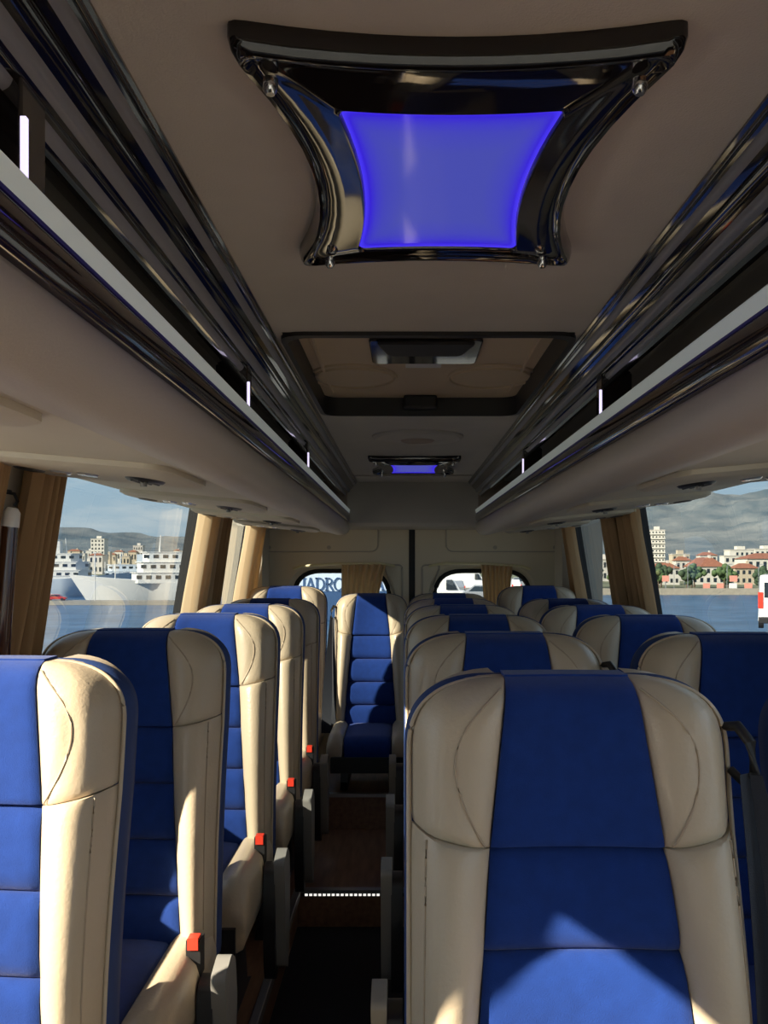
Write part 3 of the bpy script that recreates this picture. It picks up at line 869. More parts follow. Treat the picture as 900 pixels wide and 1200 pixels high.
        D['belt_strap', sd, 0] = strap(sd * (gx + 0.004), lean(1.0) + 0.012, 1.0, sd * (gx + 0.006), -0.17, 0.42, 0.022, 0.062, 0.5).mesh('belt_strap', 'belt_webbing', 60)
        D['belt_strap', sd, 1] = strap(sd * (gx + 0.016), lean(1.0) + 0.005, 1.0, sd * (gx + 0.028), -0.23, 0.42, 0.016, 0.058, -0.5).mesh('belt_strap', 'belt_webbing', 60)
def cushion_loft(prof, cx, sd):
    st = [(-0.075, 0.90, 1.0)] + [(-0.09 - 0.38 * t, 1.0, 1.0) for t in lin(6)] + [(-0.47 - 0.075 * math.sin(a), 1.0 - 0.10 * (1 - math.cos(a)), math.cos(a) * 0.55 + 0.45) for a in lin(7, 0.15, PI / 2)]
    mb = MB(); v = []; k = len(prof)
    for y, wx, hz in st:
        for x, z in prof:
            v.append((sd * (cx + (x - cx) * wx), y, 0.30 + (z - 0.30) * hz))
    f = [(i * k + j, i * k + (j + 1) % k, (i + 1) * k + (j + 1) % k, (i + 1) * k + j) for i in range(len(st) - 1) for j in range(k)]
    f += [tuple(range(k)), tuple((len(st) - 1) * k + j for j in reversed(range(k)))]
    return mb.add(v, f)
seat_parts()

def seat(x, y, arm, belts, label, group, wscale=1.0, dz=-0.014, base=0.0, buckle=None):
    t = empty('coach_seat', (x, y, 0.0), label=label, cat='seat', group=group)
    D = seat_mesh
    def add(name, key, parent=None, lift=True):
        o = link(name, D[key], parent or t)
        if parent is None:
            o.scale = (wscale, 1, 1)
            if lift: o.location = (0, 0, dz)
        return o
    for sd in (-1, 1):
        hwg = add('head_wing', ('head_wing', sd)); add('stitching', ('stitch_head', sd), hwg)
        sb = add('side_bolster', ('side_bolster', sd)); add('stitching', ('stitch_low', sd), sb)
        add('cushion_side', ('cushion_side', sd))
        add('leg', ('leg', sd, base), lift=False)
    add('head_panel', 'head_panel')
    for i in range(4): add('back_panel', ('back_panel', i))
    sh = add('back_shell', 'back_shell'); add('piping', 'piping', sh); add('rear_lining', 'rear_lining', sh)
    add('cushion_panel', 'cushion_panel'); add('seat_pan', 'seat_pan')
    if arm:
        ar = add('armrest', ('armrest', arm)); add('armrest_cover', ('armrest_cover', arm), ar)
        bk = add('buckle', ('buckle', arm)); add('buckle_button', ('buckle_button', arm), bk)
    if belts:
        add('belt_guide', ('belt_guide', belts))
        add('belt_strap', ('belt_strap', belts, 0)); add('belt_strap', ('belt_strap', belts, 1))
    return t
left_y = [1.43, 2.10, 2.80, 3.47, 4.06]
left_x = [-0.73, -0.70, -0.675, -0.67, -0.665]
lw = ['cut by the picture edge', 'second from the camera', 'third from the camera', 'fourth from the camera', 'fifth from the camera']
for i, (x, y) in enumerate(zip(left_x, left_y)):
    seat(x, y, 1, 0, 'blue and cream single seat by the ferry windows, %s' % lw[i], 'single seats')
seat(-0.70, 4.86, 0, 0, 'blue and cream rear-row seat behind the single seats, by the ship lettering', 'rear row seats', dz=0.025)
inner_y = [1.22, 1.99, 2.72, 3.40, 4.06]
for i, y in enumerate(inner_y):
    seat(0.180, y, -1, 1, 'blue and cream aisle seat of the double rows, %s from the camera' % ['largest and first', 'second', 'third', 'fourth', 'fifth'][i], 'aisle seats of the double rows')
seat(0.20, 4.84, 0, 1, 'blue and cream rear-row seat directly behind the aisle seats', 'rear row seats')
for i, y in enumerate([1.22, 1.97, 2.70, 3.38, 4.04]):
    seat(0.70, y, 0, 0, 'blue and cream window seat of the double rows, %s from the camera' % ['first', 'second', 'third', 'fourth', 'fifth'][i], 'window seats of the double rows')
seat(0.70, 4.92, 0, 0, 'blue and cream rear-row seat in the corner by the town windows', 'rear row seats', dz=0.025)
seat(-0.225, 4.80, 0, -1, 'blue and cream seat facing straight down the aisle from the rear step', 'rear row seats', wscale=0.87, base=0.17)

# ------------------------------------------------------------------ curtains
def curtain(s, y0, y1, label, mat='curtain_tan', folds=5, amp=0.018, off=0.05, z0=0.66, z1=1.495, tie=0.0):
    zt = z1 - 0.0
    o = empty('curtain', (s * wallx(1.0), (y0 + y1) / 2, z0), label=label, cat='curtain', group='side window curtains')
    mb = MB()
    rnd = [random.uniform(0.7, 1.3) for _ in range(folds * 2 + 3)]
    def fn(u, v):
        z = z0 + (zt - z0) * v
        ph = u * folds * 2 * PI + 0.5 * math.sin(u * 9)
        a = amp * rnd[int(u * folds * 2)]
        w = 1.0 - tie * math.sin(PI * min(1, v * 1.1)) ** 2
        y = (y0 + y1) / 2 + (u - 0.5) * (y1 - y0) * w + 0.004 * math.sin(v * 5 + u * 20)
        x = wallx(z) - off - a * math.sin(ph) - 0.003 * math.sin(v * 7 + u * 13)
        return (s * x - o.location.x, y - o.location.y, z - z0)
    mb.slab(fn, lin(folds * 14), lin(12), (s * 0.0015, 0, 0))
    mb.build('fabric', mat, o, smooth=60)
    mb = MB().tube([(s * (wallx(zt) - off) - o.location.x, -(y1 - y0) / 2 - 0.01, zt - z0 - 0.006), (s * (wallx(zt) - off) - o.location.x, (y1 - y0) / 2 + 0.01, zt - z0 - 0.006)], 0.004, 6)
    mb.build('hem_rod', 'rod_cream', o)
    return o
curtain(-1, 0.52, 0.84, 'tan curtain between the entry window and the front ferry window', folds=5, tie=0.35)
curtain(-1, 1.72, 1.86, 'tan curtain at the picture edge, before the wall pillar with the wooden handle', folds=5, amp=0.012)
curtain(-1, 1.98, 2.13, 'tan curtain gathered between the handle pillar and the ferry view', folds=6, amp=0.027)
curtain(-1, 3.70, 3.93, 'sunlit cream curtain at the rear end of the middle ferry window', 'curtain_cream_lit', folds=7, amp=0.034)
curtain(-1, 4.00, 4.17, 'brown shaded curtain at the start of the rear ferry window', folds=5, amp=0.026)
curtain(-1, 4.80, 5.14, 'sunlit cream curtain at the end of the rear ferry window', 'curtain_cream_lit', folds=7, amp=0.034)
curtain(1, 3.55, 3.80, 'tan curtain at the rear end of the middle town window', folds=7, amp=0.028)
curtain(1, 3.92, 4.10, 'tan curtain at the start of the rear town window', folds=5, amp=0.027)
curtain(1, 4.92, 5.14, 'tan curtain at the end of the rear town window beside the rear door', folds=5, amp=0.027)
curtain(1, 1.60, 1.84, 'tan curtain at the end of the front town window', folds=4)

def door_curtain(s, xa, xb, xc, xd, label):
    o = empty('door_curtain', (s * 0.4, YR - 0.04, 0.7), label=label, cat='curtain', group='rear door curtains')
    mb = MB()
    def fn(u, v):
        z = 0.72 + (1.275 - 0.72) * v
        k = v ** 1.5
        l_ = xc + (xa - xc) * k; r_ = xd + (xb - xd) * k
        x = l_ + (r_ - l_) * u
        y = YR - 0.045 - 0.018 * math.sin(u * 7 * 2 * PI + 1.0 + 0.6 * math.sin(3 * v))
        return (x - o.location.x, y - o.location.y, z - 0.7)
    mb.slab(fn, lin(70), lin(12), (0, 0.0015, 0))
    mb.build('fabric', 'curtain_cream_lit', o, smooth=60)
    rod = [(s * 0.71, YR - 0.02, 1.245), (s * 0.66, YR - 0.045, 1.262), (s * 0.45, YR - 0.055, 1.276), (s * 0.2, YR - 0.05, 1.28), (s * 0.13, YR - 0.03, 1.27), (s * 0.105, YR - 0.01, 1.262)]
    r_ = tag(MB().tube(rod, 0.008, 8).build('curtain_rod', 'rod_cream'), 'cream curved curtain rod over the rear door window on the %s side' % ('ferry' if s < 0 else 'car park'), 'curtain rod', 'rear door curtain rods')
door_curtain(-1, -0.42, -0.155, -0.42, -0.25, 'pleated cream curtain hanging over the rear door window with the ship lettering')
door_curtain(1, 0.41, 0.60, 0.44, 0.56, 'pleated tan curtain hanging over the rear door window with parked cars')

# grab handle on the pillar
gh = empty('grab_handle', (-0.905, 1.87, 0.985), label='dark wooden grab handle with white end cap on the wall pillar', cat='handle')
MB().tube([(0.0, 0.0, -0.10), (0.005, -0.004, 0.0), (0.015, -0.006, 0.16), (0.03, -0.004, 0.37)], [0.018, 0.019, 0.019, 0.017], 12).build('grip', 'handle_wood', gh)
MB().tube([(0.03, -0.004, 0.365), (0.034, -0.004, 0.395), (0.036, -0.004, 0.405)], [0.018, 0.017, 0.010], 12).build('end_cap', 'cap_white', gh)
MB().tube([(0.0, 0.0, -0.10), (-0.005, 0.0, -0.14)], [0.018, 0.015], 12).build('end_cap', 'cap_white', gh)
ck = empty('coat_hook', (-0.925, 1.96, 1.43), label='small dark coat hook on the pillar above the wooden handle', cat='hook')
MB().lathe([(0.012, 0), (0.012, 0.004), (0.008, 0.006)], (0, 0, 0), 10).build('plate', 'black_plastic', ck)
MB().tube([(0, 0, 0.0), (0.02, -0.005, -0.004), (0.028, -0.007, -0.02), (0.02, -0.005, -0.03)], 0.004, 6).build('prong', 'black_plastic', ck)

# ------------------------------------------------------------------ outdoors: water, land, mountains
ZSEA = -8.0
mb = MB(); mb.add([(-9000, -400, ZSEA), (9000, -400, ZSEA), (9000, 9000, ZSEA), (-9000, 9000, ZSEA)], [(0, 1, 2, 3)])
struct('sea', mb, 'sea_water', 'blue rippled harbour water', 'sea', smooth=0)
# the quay the bus stands on, with its tongue to the rear where cars park
mb = MB().prism_z([(-14, -60), (25, -60), (25, 20), (60, 30), (60, 60), (24.5, 60), (15.5, 37), (11.5, 27), (4.4, 28), (21, 130), (-0.5, 130), (-0.5, 30), (-8, 27), (-14, 20)], ZSEA - 1, -1.75)
struct('quay_ground', mb, 'concrete', 'concrete quay under the bus', 'quay', smooth=0)
# far shore on the town side
mb = MB().prism_z([(10, 276), (420, 276), (900, 900), (900, 1500), (-120, 1500), (-60, 420)], ZSEA - 1, -6.4)
struct('land_town', mb, 'land_green', 'flat green shore below the town', 'land', smooth=0)
mb = MB().box(30, 420, 275.2, 277, ZSEA - 1, -6.0)
struct('trim_seawall', mb, 'stone_wall', 'pale stone seawall along the far shore', 'seawall', smooth=0)
# far shore on the ferry side
mb = MB().prism_z([(-420, 380), (-90, 380), (-60, 420), (-120, 1500), (-1200, 1500), (-900, 380)], ZSEA - 1, -5.5)
struct('land_harbour', mb, 'land_green', 'flat shore behind the moored ships', 'land', smooth=0)
mb = MB().box(-190, -38, 205, 211, ZSEA - 1, -7.05)
struct('pier', mb, 'concrete', 'grey concrete pier in front of the moored ships', 'pier', smooth=0, bevel=0)

def ridge(x):       # height of the skyline by azimuth x/y
    return interp(x, [(-1.2, 150), (-0.6, 165), (-0.40, 150), (-0.28, 112), (-0.15, 105), (0.0, 130), (0.15, 175), (0.22, 200), (0.30, 228), (0.36, 250), (0.42, 285), (0.6, 330), (1.2, 300)])
mb = MB(); nu, nv = 260, 46
v = []
for j in range(nv + 1):
    d = 1500 + (3400 - 1500) * j / nv
    for i in range(nu + 1):
        az = -1.2 + 2.4 * i / nu
        x, y = az * d, d
        p = (j / nv) ** 1.25
        nz_ = noise.fractal(Vector((x / 420, y / 420, 0.3)), 0.9, 2.0, 7)
        r_ = noise.fractal(Vector((x / 130, y / 130, 4.0)), 0.8, 2.1, 5)
        hgt = ridge(az) * d / 3000 * p * (0.94 + 0.20 * nz_) + r_ * 16 * p
        v.append((x, y, -6 + max(-3, hgt)))
f = [(j * (nu + 1) + i, j * (nu + 1) + i + 1, (j + 1) * (nu + 1) + i + 1, (j + 1) * (nu + 1) + i) for j in range(nv) for i in range(nu)]
mb.add(v, f)
struct('mountains', mb, 'mountain_haze', 'hazy blue grey mountain range behind the town', 'mountain', smooth=180)

# ------------------------------------------------------------------ trees
def crown_mesh(name, mat, seed, rx, rz, n=26):
    rnd = random.Random(seed)
    mb = MB()
    for _ in range(n):
        a, t = rnd.uniform(0, 2 * PI), rnd.uniform(-1, 1)
        rr = rnd.uniform(0.3, 0.95)
        c = Vector((rx * rr * math.cos(a) * math.sqrt(1 - t * t), rx * rr * math.sin(a) * math.sqrt(1 - t * t), rz * rr * t))
        r_ = rnd.uniform(0.28, 0.48) * min(rx, rz)
        bm = bmesh.new(); bmesh.ops.create_icosphere(bm, subdivisions=2, radius=r_)
        vs = [c + p.co * (1 + 0.35 * noise.noise(p.co * (3.2 / r_) + c)) for p in bm.verts]
        mb.add(vs, [tuple(q.index for q in fc.verts) for fc in bm.faces]); bm.free()
    return mb.mesh(name, mat, 70)
crowns = [crown_mesh('crown', mm, 11 + i, rx, rz) for i, (mm, rx, rz) in enumerate([('leaf_green', 3.2, 2.4), ('leaf_dark', 2.6, 3.2), ('leaf_olive', 2.8, 2.2), ('leaf_dark', 1.6, 3.6)])]
trunk_me = MB().tube([(0, 0, 0), (0.08, 0.05, 1.5), (0.0, 0.1, 3.6)], [0.32, 0.24, 0.15], 8).mesh('trunk', 'bark', 60)
def tree(x, y, z, k, sc, label, group):
    t = empty('tree', (x, y, z), random.uniform(0, 6.28), label=label, cat='tree', group=group)
    t.scale = (sc, sc, sc)
    link('trunk', trunk_me, t)
    link('crown', crowns[k], t, loc=(0, 0, 4.6 if k != 3 else 4.4))
    return t
ORD = ['first', 'second', 'third', 'fourth', 'fifth', 'sixth', 'seventh', 'eighth', 'ninth', 'tenth', 'eleventh', 'twelfth', 'thirteenth', 'fourteenth',
       'fifteenth', 'sixteenth', 'seventeenth', 'eighteenth', 'nineteenth', 'twentieth', 'twenty-first', 'twenty-second', 'twenty-third', 'twenty-fourth', 'twenty-fifth', 'twenty-sixth']
KIND = ['spreading green', 'tall dark', 'olive green', 'slim dark']
rt = random.Random(5)
for i in range(26):
    k = rt.choice([0, 0, 1, 2, 2, 3, 1])
    tree(46 + i * 3.8 + rt.uniform(-0.4, 0.4), 287 + (i % 3) * 8.0, -6.4, k, rt.uniform(0.85, 1.1),
         '%s shore tree below the town, %s in the row counted from the rear doors' % (KIND[k], ORD[i]), 'trees on the far shore')

# ------------------------------------------------------------------ houses
pane_me = MB().box(-0.5, 0.5, -0.06, 0.06, -0.5, 0.5).mesh('window', 'dark_glass', 0)
def house(x, y, z, w, d, hh, label, wall='plaster_white', roof='hip', rows=2, cols=4, rz=0.0, group='houses of the far town', rmat='roof_tile', rh=None, name='house'):
    t = empty(name, (x, y, z), rz, label=label, cat='building', group=group)
    MB().box(-w / 2, w / 2, -d / 2, d / 2, 0, hh).build('walls', wall, t, smooth=0)
    ov = 0.5
    if roof == 'hip':
        r_ = rh or w * 0.22
        a = w / 2 + ov; b2 = d / 2 + ov; c = max(0.1, w / 2 - d / 2 * 0.8)
        MB().add([(-a, -b2, hh), (a, -b2, hh), (a, b2, hh), (-a, b2, hh), (-c, 0, hh + r_), (c, 0, hh + r_)],
                 [(0, 1, 5, 4), (2, 3, 4, 5), (1, 2, 5), (3, 0, 4), (0, 3, 2, 1)]).build('roof', rmat, t, smooth=0)
        MB().box(c * .5, c * .5 + 0.9, -0.4, 0.5, hh + r_ * 0.4, hh + r_ + 0.9).build('chimney', wall, t, smooth=0)
    else:
        MB().box(-w / 2 - 0.2, w / 2 + 0.2, -d / 2 - 0.2, d / 2 + 0.2, hh, hh + 0.5).build('roof', 'roof_flat', t, smooth=0)
        MB().box(-w * 0.15, w * 0.2, -d * 0.2, d * 0.2, hh + 0.5, hh + 2.6).build('roof_cabin', wall, t, smooth=0)
    ww, wh = w / cols * 0.45, hh / rows * 0.48
    for i in range(rows):
        for j in range(cols):
            o = link('window', pane_me, t, loc=(-w / 2 + w * (j + 0.5) / cols, -d / 2, hh * (i + 0.52) / rows))
            o.scale = (ww, 1, wh)
    return t
def at(px, py, Y):      # point of the scene at depth Y seen towards picture position px, py
    return (CAM[0] + (px - VPX) / FPX * Y, CAM[2] - (py - VPY) / FPX * Y)
# tower block on the town side
X, Z = at(769, 622, 560)
tw = house(X, 560, -6, 10.0, 9, Z + 6, 'tall white tower block with balconies rising over the far town', rows=10, cols=5, roof='flat', name='tower_block', group='tower blocks', rz=R(-14))
for i in range(10):
    MB().box(-5.2, 5.2, -5.5, -4.4, (Z + 6) * (i + 0.12) / 10, (Z + 6) * (i + 0.12) / 10 + 0.9).build('balcony', 'plaster_white', tw, smooth=0)
specs = [  # px left, px right, y eave, depth, wall, roof kind, roof h, rows, cols
    (786, 806, 650, 520, 'plaster_cream', 'flat', 0, 3, 4, 'square cream block beside the tower block'),
    (762, 793, 666, 345, 'plaster_white', 'hip', 2.2, 2, 5, 'white house with long red roof below the tower block'),
    (806, 845, 664, 350, 'plaster_white', 'hip', 3.6, 2, 5, 'wide white villa with big red hipped roof, mid shore'),
    (858, 885, 666, 350, 'plaster_cream', 'hip', 2.0, 2, 4, 'cream house with low red roof behind the pink billboard'),
    (868, 925, 655, 400, 'plaster_white', 'hip', 2.6, 2, 7, 'long white house with red roof above the cream house'),
    (846, 868, 652, 470, 'plaster_white', 'flat', 0, 3, 3, 'small white block behind the villa'),
    (852, 880, 645, 560, 'plaster_white', 'flat', 0, 3, 5, 'white terrace block high above the shore'),
    (880, 915, 644, 600, 'plaster_white', 'flat', 0, 3, 6, 'longest white terrace block high above the shore'),
    (818, 838, 651, 520, 'plaster_white', 'hip', 2.0, 3, 3, 'white house with red roof behind the wide villa'),
    (790, 808, 657, 430, 'plaster_grey', 'hip', 2.0, 2, 3, 'grey house with red roof between tower and villa'),
    (664, 684, 652, 480, 'plaster_cream', 'flat', 0, 3, 4, 'cream block at the edge of the rear town window'),
    (684, 700, 650, 520, 'plaster_white', 'flat', 0, 3, 3, 'white block in the middle of the rear town window'),
    (698, 722, 656, 420, 'plaster_grey', 'flat', 0, 2, 4, 'grey block at the end of the rear town window'),
    (668, 690, 664, 360, 'plaster_white', 'hip', 1.6, 2, 4, 'white house with red roof in the rear town window'),
]
for (xa, xb, ye, Y, wl_, rk, rh, rows, cols, lab) in specs:
    x0, zt = at(xa, ye, Y); x1, _ = at(xb, ye, Y)
    house((x0 + x1) / 2, Y, -6.4, x1 - x0, (x1 - x0) * 0.7, zt + 6.4, lab, wl_, rk, rows, cols, rh=rh or None)
# billboards along the far shore
for (px, py, wpx, hpx, mm, lab) in [(780, 678, 8, 7, 'sign_pink', 'pink billboard nearest the tower block'), (828, 687, 8, 7, 'sign_pink', 'low pink billboard before the villa'),
                                    (844, 687, 8, 7, 'sign_pink', 'low pink billboard right of the villa, between two others'), (859.5, 678, 9, 7, 'sign_pink', 'pink billboard above the white board'),
                                    (859, 687, 9, 7, 'sign_white', 'white billboard under the pink board'), (877, 687, 9, 7, 'sign_pink', 'low pink billboard nearest the white bus')]:
    Y = 279.5
    x, z = at(px, py, Y); w_, h_ = wpx / FPX * Y, hpx / FPX * Y
    bb = empty('billboard', (x, Y, -6.4), label=lab + ' on the far shore', cat='billboard', group='billboards on the far shore')
    MB().box(-w_ / 2, w_ / 2, -0.12, 0.12, z + 6.4 - h_ / 2, z + 6.4 + h_ / 2).build('board', mm, bb, smooth=0)
    if px != 859.5:
        MB().box(-0.12, 0.12, -0.1, 0.1, 0, z + 6.4 - h_ / 2).build('post', 'car_grey', bb, smooth=0)
    else:
        MB().box(-0.12, 0.12, 0.15, 0.3, 0, z + 6.4 + h_ / 4).build('post', 'car_grey', bb, smooth=0)
# street lamps
for i, px in enumerate((790, 806, 852, 889)):
    x, z = at(px, 662, 280)
    lp = empty('street_lamp', (x, 280, -6.2), label='thin grey street lamp on the far shore, %s counted from the tower block' % ORD[i], cat='street lamp', group='street lamps on the far shore')
    MB().tube([(0, 0, 0), (0, 0, 7.0), (0.4, 0, 7.6), (1.2, 0, 7.7)], 0.09, 6).build('pole', 'car_grey', lp)
    MB().box(1.0, 1.7, -0.15, 0.15, 7.6, 7.8).build('lamp_head', 'car_grey', lp)

# harbour side town behind the ships
rh2 = random.Random(21)
for i in range(26):
    Y = 640 + (i % 4) * 110 + rh2.uniform(-10, 10)
    px = 44 + i * 8.6 + rh2.uniform(-2, 2)
    ye = rh2.uniform(645, 655)
    x, zt = at(px, ye, Y)
    w_ = rh2.uniform(6, 11)
    rk = rh2.choice(['hip', 'hip', 'flat'])
    wm = rh2.choice(['plaster_white', 'plaster_cream', 'plaster_grey'])
    house(x, Y, -5.5, w_, 6, zt + 5.5, 'small %s %s house in the harbour town, %s counted from the tan curtain' % (wm[8:], 'red-roofed' if rk == 'hip' else 'flat-roofed', ORD[i]), wm, rk, 2, 3, rh=1.6,
          group='harbour town houses')
X, Z = at(116.5, 632, 700)
house(X, 700, -5.5, 10.5, 9, Z + 5.5, 'solitary white high-rise against the harbour hill', rows=9, cols=4, roof='flat', name='tower_block', group='tower blocks')
X, Z = at(163, 640, 760)
house(X, 760, -5.5, 8, 7, Z + 5.5, 'pale boxy building on the harbour hill beside the white ship', 'plaster_grey', 'flat', 5, 4, name='apartment_block')

# ------------------------------------------------------------------ ships
def hull_mesh(L, Bm, H, bow_rake, name, mat, z0=-1.0, lift=2.2):
    mb = MB(); rings = 22; v = []
    prof = [(1.0, 1.0), (0.97, 0.62), (0.90, 0.3), (0.75, 0.0)]
    k = len(prof) * 2
    for i in range(rings + 1):
        t = i / rings
        xx = -L / 2 + L * t
        w = Bm / 2 * (1 - max(0, (t - 0.62) / 0.38) ** 2.2) if t < 1 else 0.02
        w = max(w, 0.05)
        sheer = lift * max(0, (t - 0.55) / 0.45) ** 2
        sec = []
        for a, hz in prof:
            rk = bow_rake * max(0, (t - 0.75) / 0.25) ** 1.5 * hz
            sec.append((xx + rk, -w * a * (0.55 + 0.45 * hz if t > 0.7 else 1), z0 + (H + sheer - z0) * hz))
        v += sec + [(x, -y, z) for x, y, z in reversed(sec)]
    f = [(i * k + j, i * k + (j + 1) % k, (i + 1) * k + (j + 1) % k, (i + 1) * k + j) for i in range(rings) for j in range(k)]
    f += [tuple(range(k)), tuple(rings * k + j for j in reversed(range(k)))]
    mb.add(v, f)
    return mb.mesh(name, mat, 45)
def ship(x, y, rz, L, Bm, H, tiers, label, hull_mat, top_mat, funnel=True, band=None):
    t = empty('ferry', (x, y, ZSEA), rz, label=label, cat='ship')
    link('hull', hull_mesh(L, Bm, H, 5.0, 'hull', hull_mat), t)
    z = H
    for i, (a, b2, w, th) in enumerate(tiers):
        pr = [(L * a, -Bm * w / 2), (L * b2 - 2, -Bm * w / 2), (L * b2, -Bm * w / 4), (L * b2, Bm * w / 4), (L * b2 - 2, Bm * w / 2), (L * a, Bm * w / 2)]
        d = MB().prism_z(pr, z - 0.05, z + th).build('deck_house', top_mat, t, smooth=0)
        MB().prism_z([(px_ * 1.0 + (0.5 if px_ > L * (a + b2) / 2 else -0.5), py_ * 1.03) for px_, py_ in pr], z + th, z + th + 0.18).build('deck', top_mat, d, smooth=0)
        nwin = int((L * (b2 - a)) / 2.4)
        for j in range(nwin):
            for sd in (-1, 1):
                o = link('window', pane_me, d, loc=(L * a + 1.6 + j * 2.4, sd * Bm * w / 2, z + th * 0.58))
                o.scale = (1.3, 1.0, th * 0.36)
        for q in (-0.6, 0.0, 0.6):
            o = link('window', pane_me, d, loc=(L * b2, q * Bm * w / 4, z + th * 0.6)); o.rotation_euler = (0, 0, R(90)); o.scale = (Bm * w * 0.12, 1, th * 0.36)
        z += th + 0.18
    if funnel:
        a = tiers[-1][0]
        MB().prism_z([(L * a + 1, -1.6), (L * a + 5, -1.3), (L * a + 5, 1.3), (L * a + 1, 1.6)], z, z + 3.6).build('funnel', top_mat, t, smooth=0)
        MB().tube([(L * tiers[-1][1] - 4, 0, z), (L * tiers[-1][1] - 4.3, 0, z + 4.5)], [0.25, 0.1], 6).build('mast', top_mat, t)
    MB().tube([(L * 0.40, 0, H + 1), (L * 0.40, 0, H + 5)], 0.12, 6).build('foremast', top_mat, t)
    for sd in (-1, 1):
        MB().tube([(L * -0.48, sd * Bm * .48, H + 1.0), (L * 0.2, sd * Bm * .48, H + 1.0)], 0.06, 5).build('railing', top_mat, t)
    return t
x, _ = at(268, 660, 250)
ship(x, 236, R(188), 66, 12, 4.6, [(-0.42, 0.33, 0.96, 2.6), (-0.40, 0.31, 0.92, 2.5), (-0.30, 0.29, 0.8, 2.4)],
     'white ferry with raised pointed bow moored behind the pier, nearest the sunlit curtain', 'white_paint', 'white_paint')
x, _ = at(30, 660, 240)
ship(x - 4, 262, R(5), 44, 10, 5.2, [(-0.40, 0.30, 0.9, 2.4), (-0.2, 0.28, 0.8, 2.3), (0.0, 0.24, 0.6, 2.2)],
     'blue-grey ferry moored behind the pier, half hidden by the tan curtain', 'ship_grey', 'white_paint')
x, _ = at(120, 660, 290)
ship(x, 320, R(180), 38, 9, 4.6, [(-0.36, 0.22, 0.9, 2.3), (-0.2, 0.2, 0.8, 2.2)],
     'small grey and white ferry farther back between the two moored ferries', 'ship_pale', 'ship_grey')
# parked car and mast on the pier
def car(x, y, z, rz, mat, label, group, van=False):
    t = empty('van' if van else 'car', (x, y, z), rz, label=label, cat='van' if van else 'car', group=group)
    if van:
        body = [(-2.4, 0.35), (2.3, 0.35), (2.4, 1.0), (2.0, 1.25), (1.5, 2.1), (1.2, 2.2), (-2.3, 2.25), (-2.42, 2.0)]
        glass = [(1.0, 1.3), (1.78, 1.3), (1.42, 2.0), (1.0, 2.0)]
    else:
        body = [(-2.1, 0.3), (2.1, 0.3), (2.15, 0.75), (1.2, 0.95), (0.6, 1.42), (-1.1, 1.45), (-1.8, 0.98), (-2.15, 0.9)]
        glass = [(-1.5, 0.98), (1.0, 0.98), (0.55, 1.36), (-1.05, 1.38)]
    mb = MB(); k = len(body)
    v = [(px_, -0.85 if pz < 1.0 else -0.74, pz) for px_, pz in body] + [(px_, 0.85 if pz < 1.0 else 0.74, pz) for px_, pz in body]
    mb.add(v, [(i, (i + 1) % k, k + (i + 1) % k, k + i) for i in range(k)] + [tuple(range(k)), tuple(k + i for i in reversed(range(k)))])
    mb.build('body', mat, t, smooth=0, bevel=0.06)
    for sd in (-1, 1):
        MB().add([(px_, sd * 0.86 if pz < 1.1 else sd * 0.80, pz) for px_, pz in glass], [tuple(range(len(glass)))]).build('side_glass', 'dark_glass', t, smooth=0)
        for wx in (-1.75, 1.35):
            MB().add(*wheel_geo(wx, sd * 0.78)).build('wheel', 'black_rubber', t, smooth=40)
        xe = -2.43 if van else -2.14
        MB().box(xe, xe + 0.06, sd * 0.80 - 0.1, sd * 0.80 + 0.02, 0.75, 1.25 if van else 0.95).build('tail_light', 'red_plastic', t, smooth=0)
    return t
def wheel_geo(wx, wy):
    n = 14; v = []
    for yy in (-0.11, 0.11):
        v += [(wx + 0.33 * math.cos(2 * PI * i / n), wy + yy, 0.33 + 0.33 * math.sin(2 * PI * i / n)) for i in range(n)]
    return v, [(i, (i + 1) % n, n + (i + 1) % n, n + i) for i in range(n)] + [tuple(range(n)), tuple(n + i for i in range(n))]
x, _ = at(63, 700, 206)
car(x, 208, -7.05, 0.1, 'car_red', 'dark red car parked on the pier', 'cars on the pier')
pm = empty('lamp_mast', (at(106, 700, 205)[0], 208, -7.05), label='thin white mast standing on the pier', cat='mast')
MB().tube([(0, 0, 0), (0, 0, 11)], 0.14, 6).build('pole', 'white_paint', pm)
MB().box(-0.4, 0.4, -0.2, 0.2, 11, 11.3).build('lamp_head', 'white_paint', pm)

# big ferry behind the rear doors: its stern side carries the company lettering
YFE = 150.0
fe = empty('ferry', (-18, YFE + 6, ZSEA), label='large pale ferry with blue lettering seen through the rear door window', cat='ship')
MB().box(-17, 17.2, -6, 8, 0, 4.85).build('hull', 'ship_blue', fe, smooth=0)
MB().box(-17, 17.2, -6, 8, 4.85, 10.2).build('side_plating', 'ship_pale', fe, smooth=0)
dk = MB().box(-16, 15, -4.5, 7, 10.2, 13.0).build('deck_house', 'ship_pale', fe, smooth=0)
for j in range(12):
    o = link('window', pane_me, dk, loc=(-14.5 + j * 2.6, -4.5, 11.7)); o.scale = (1.4, 1, 1.0)
for j in range(10):
    o = link('window', pane_me, fe, loc=(-16 + j * 1.5, -6.0, 9.0)); o.scale = (0.8, 1, 0.7)
MB().prism_z([(-13, -2), (-9, -1.6), (-9, 1.6), (-13, 2)], 13, 15.6).build('funnel', 'white_paint', fe, smooth=0)
MB().tube([(-11, 0, 13), (-11, 0, 18)], [0.3, 0.1], 6).build('mast', 'white_paint', fe)
T_ = 0.16
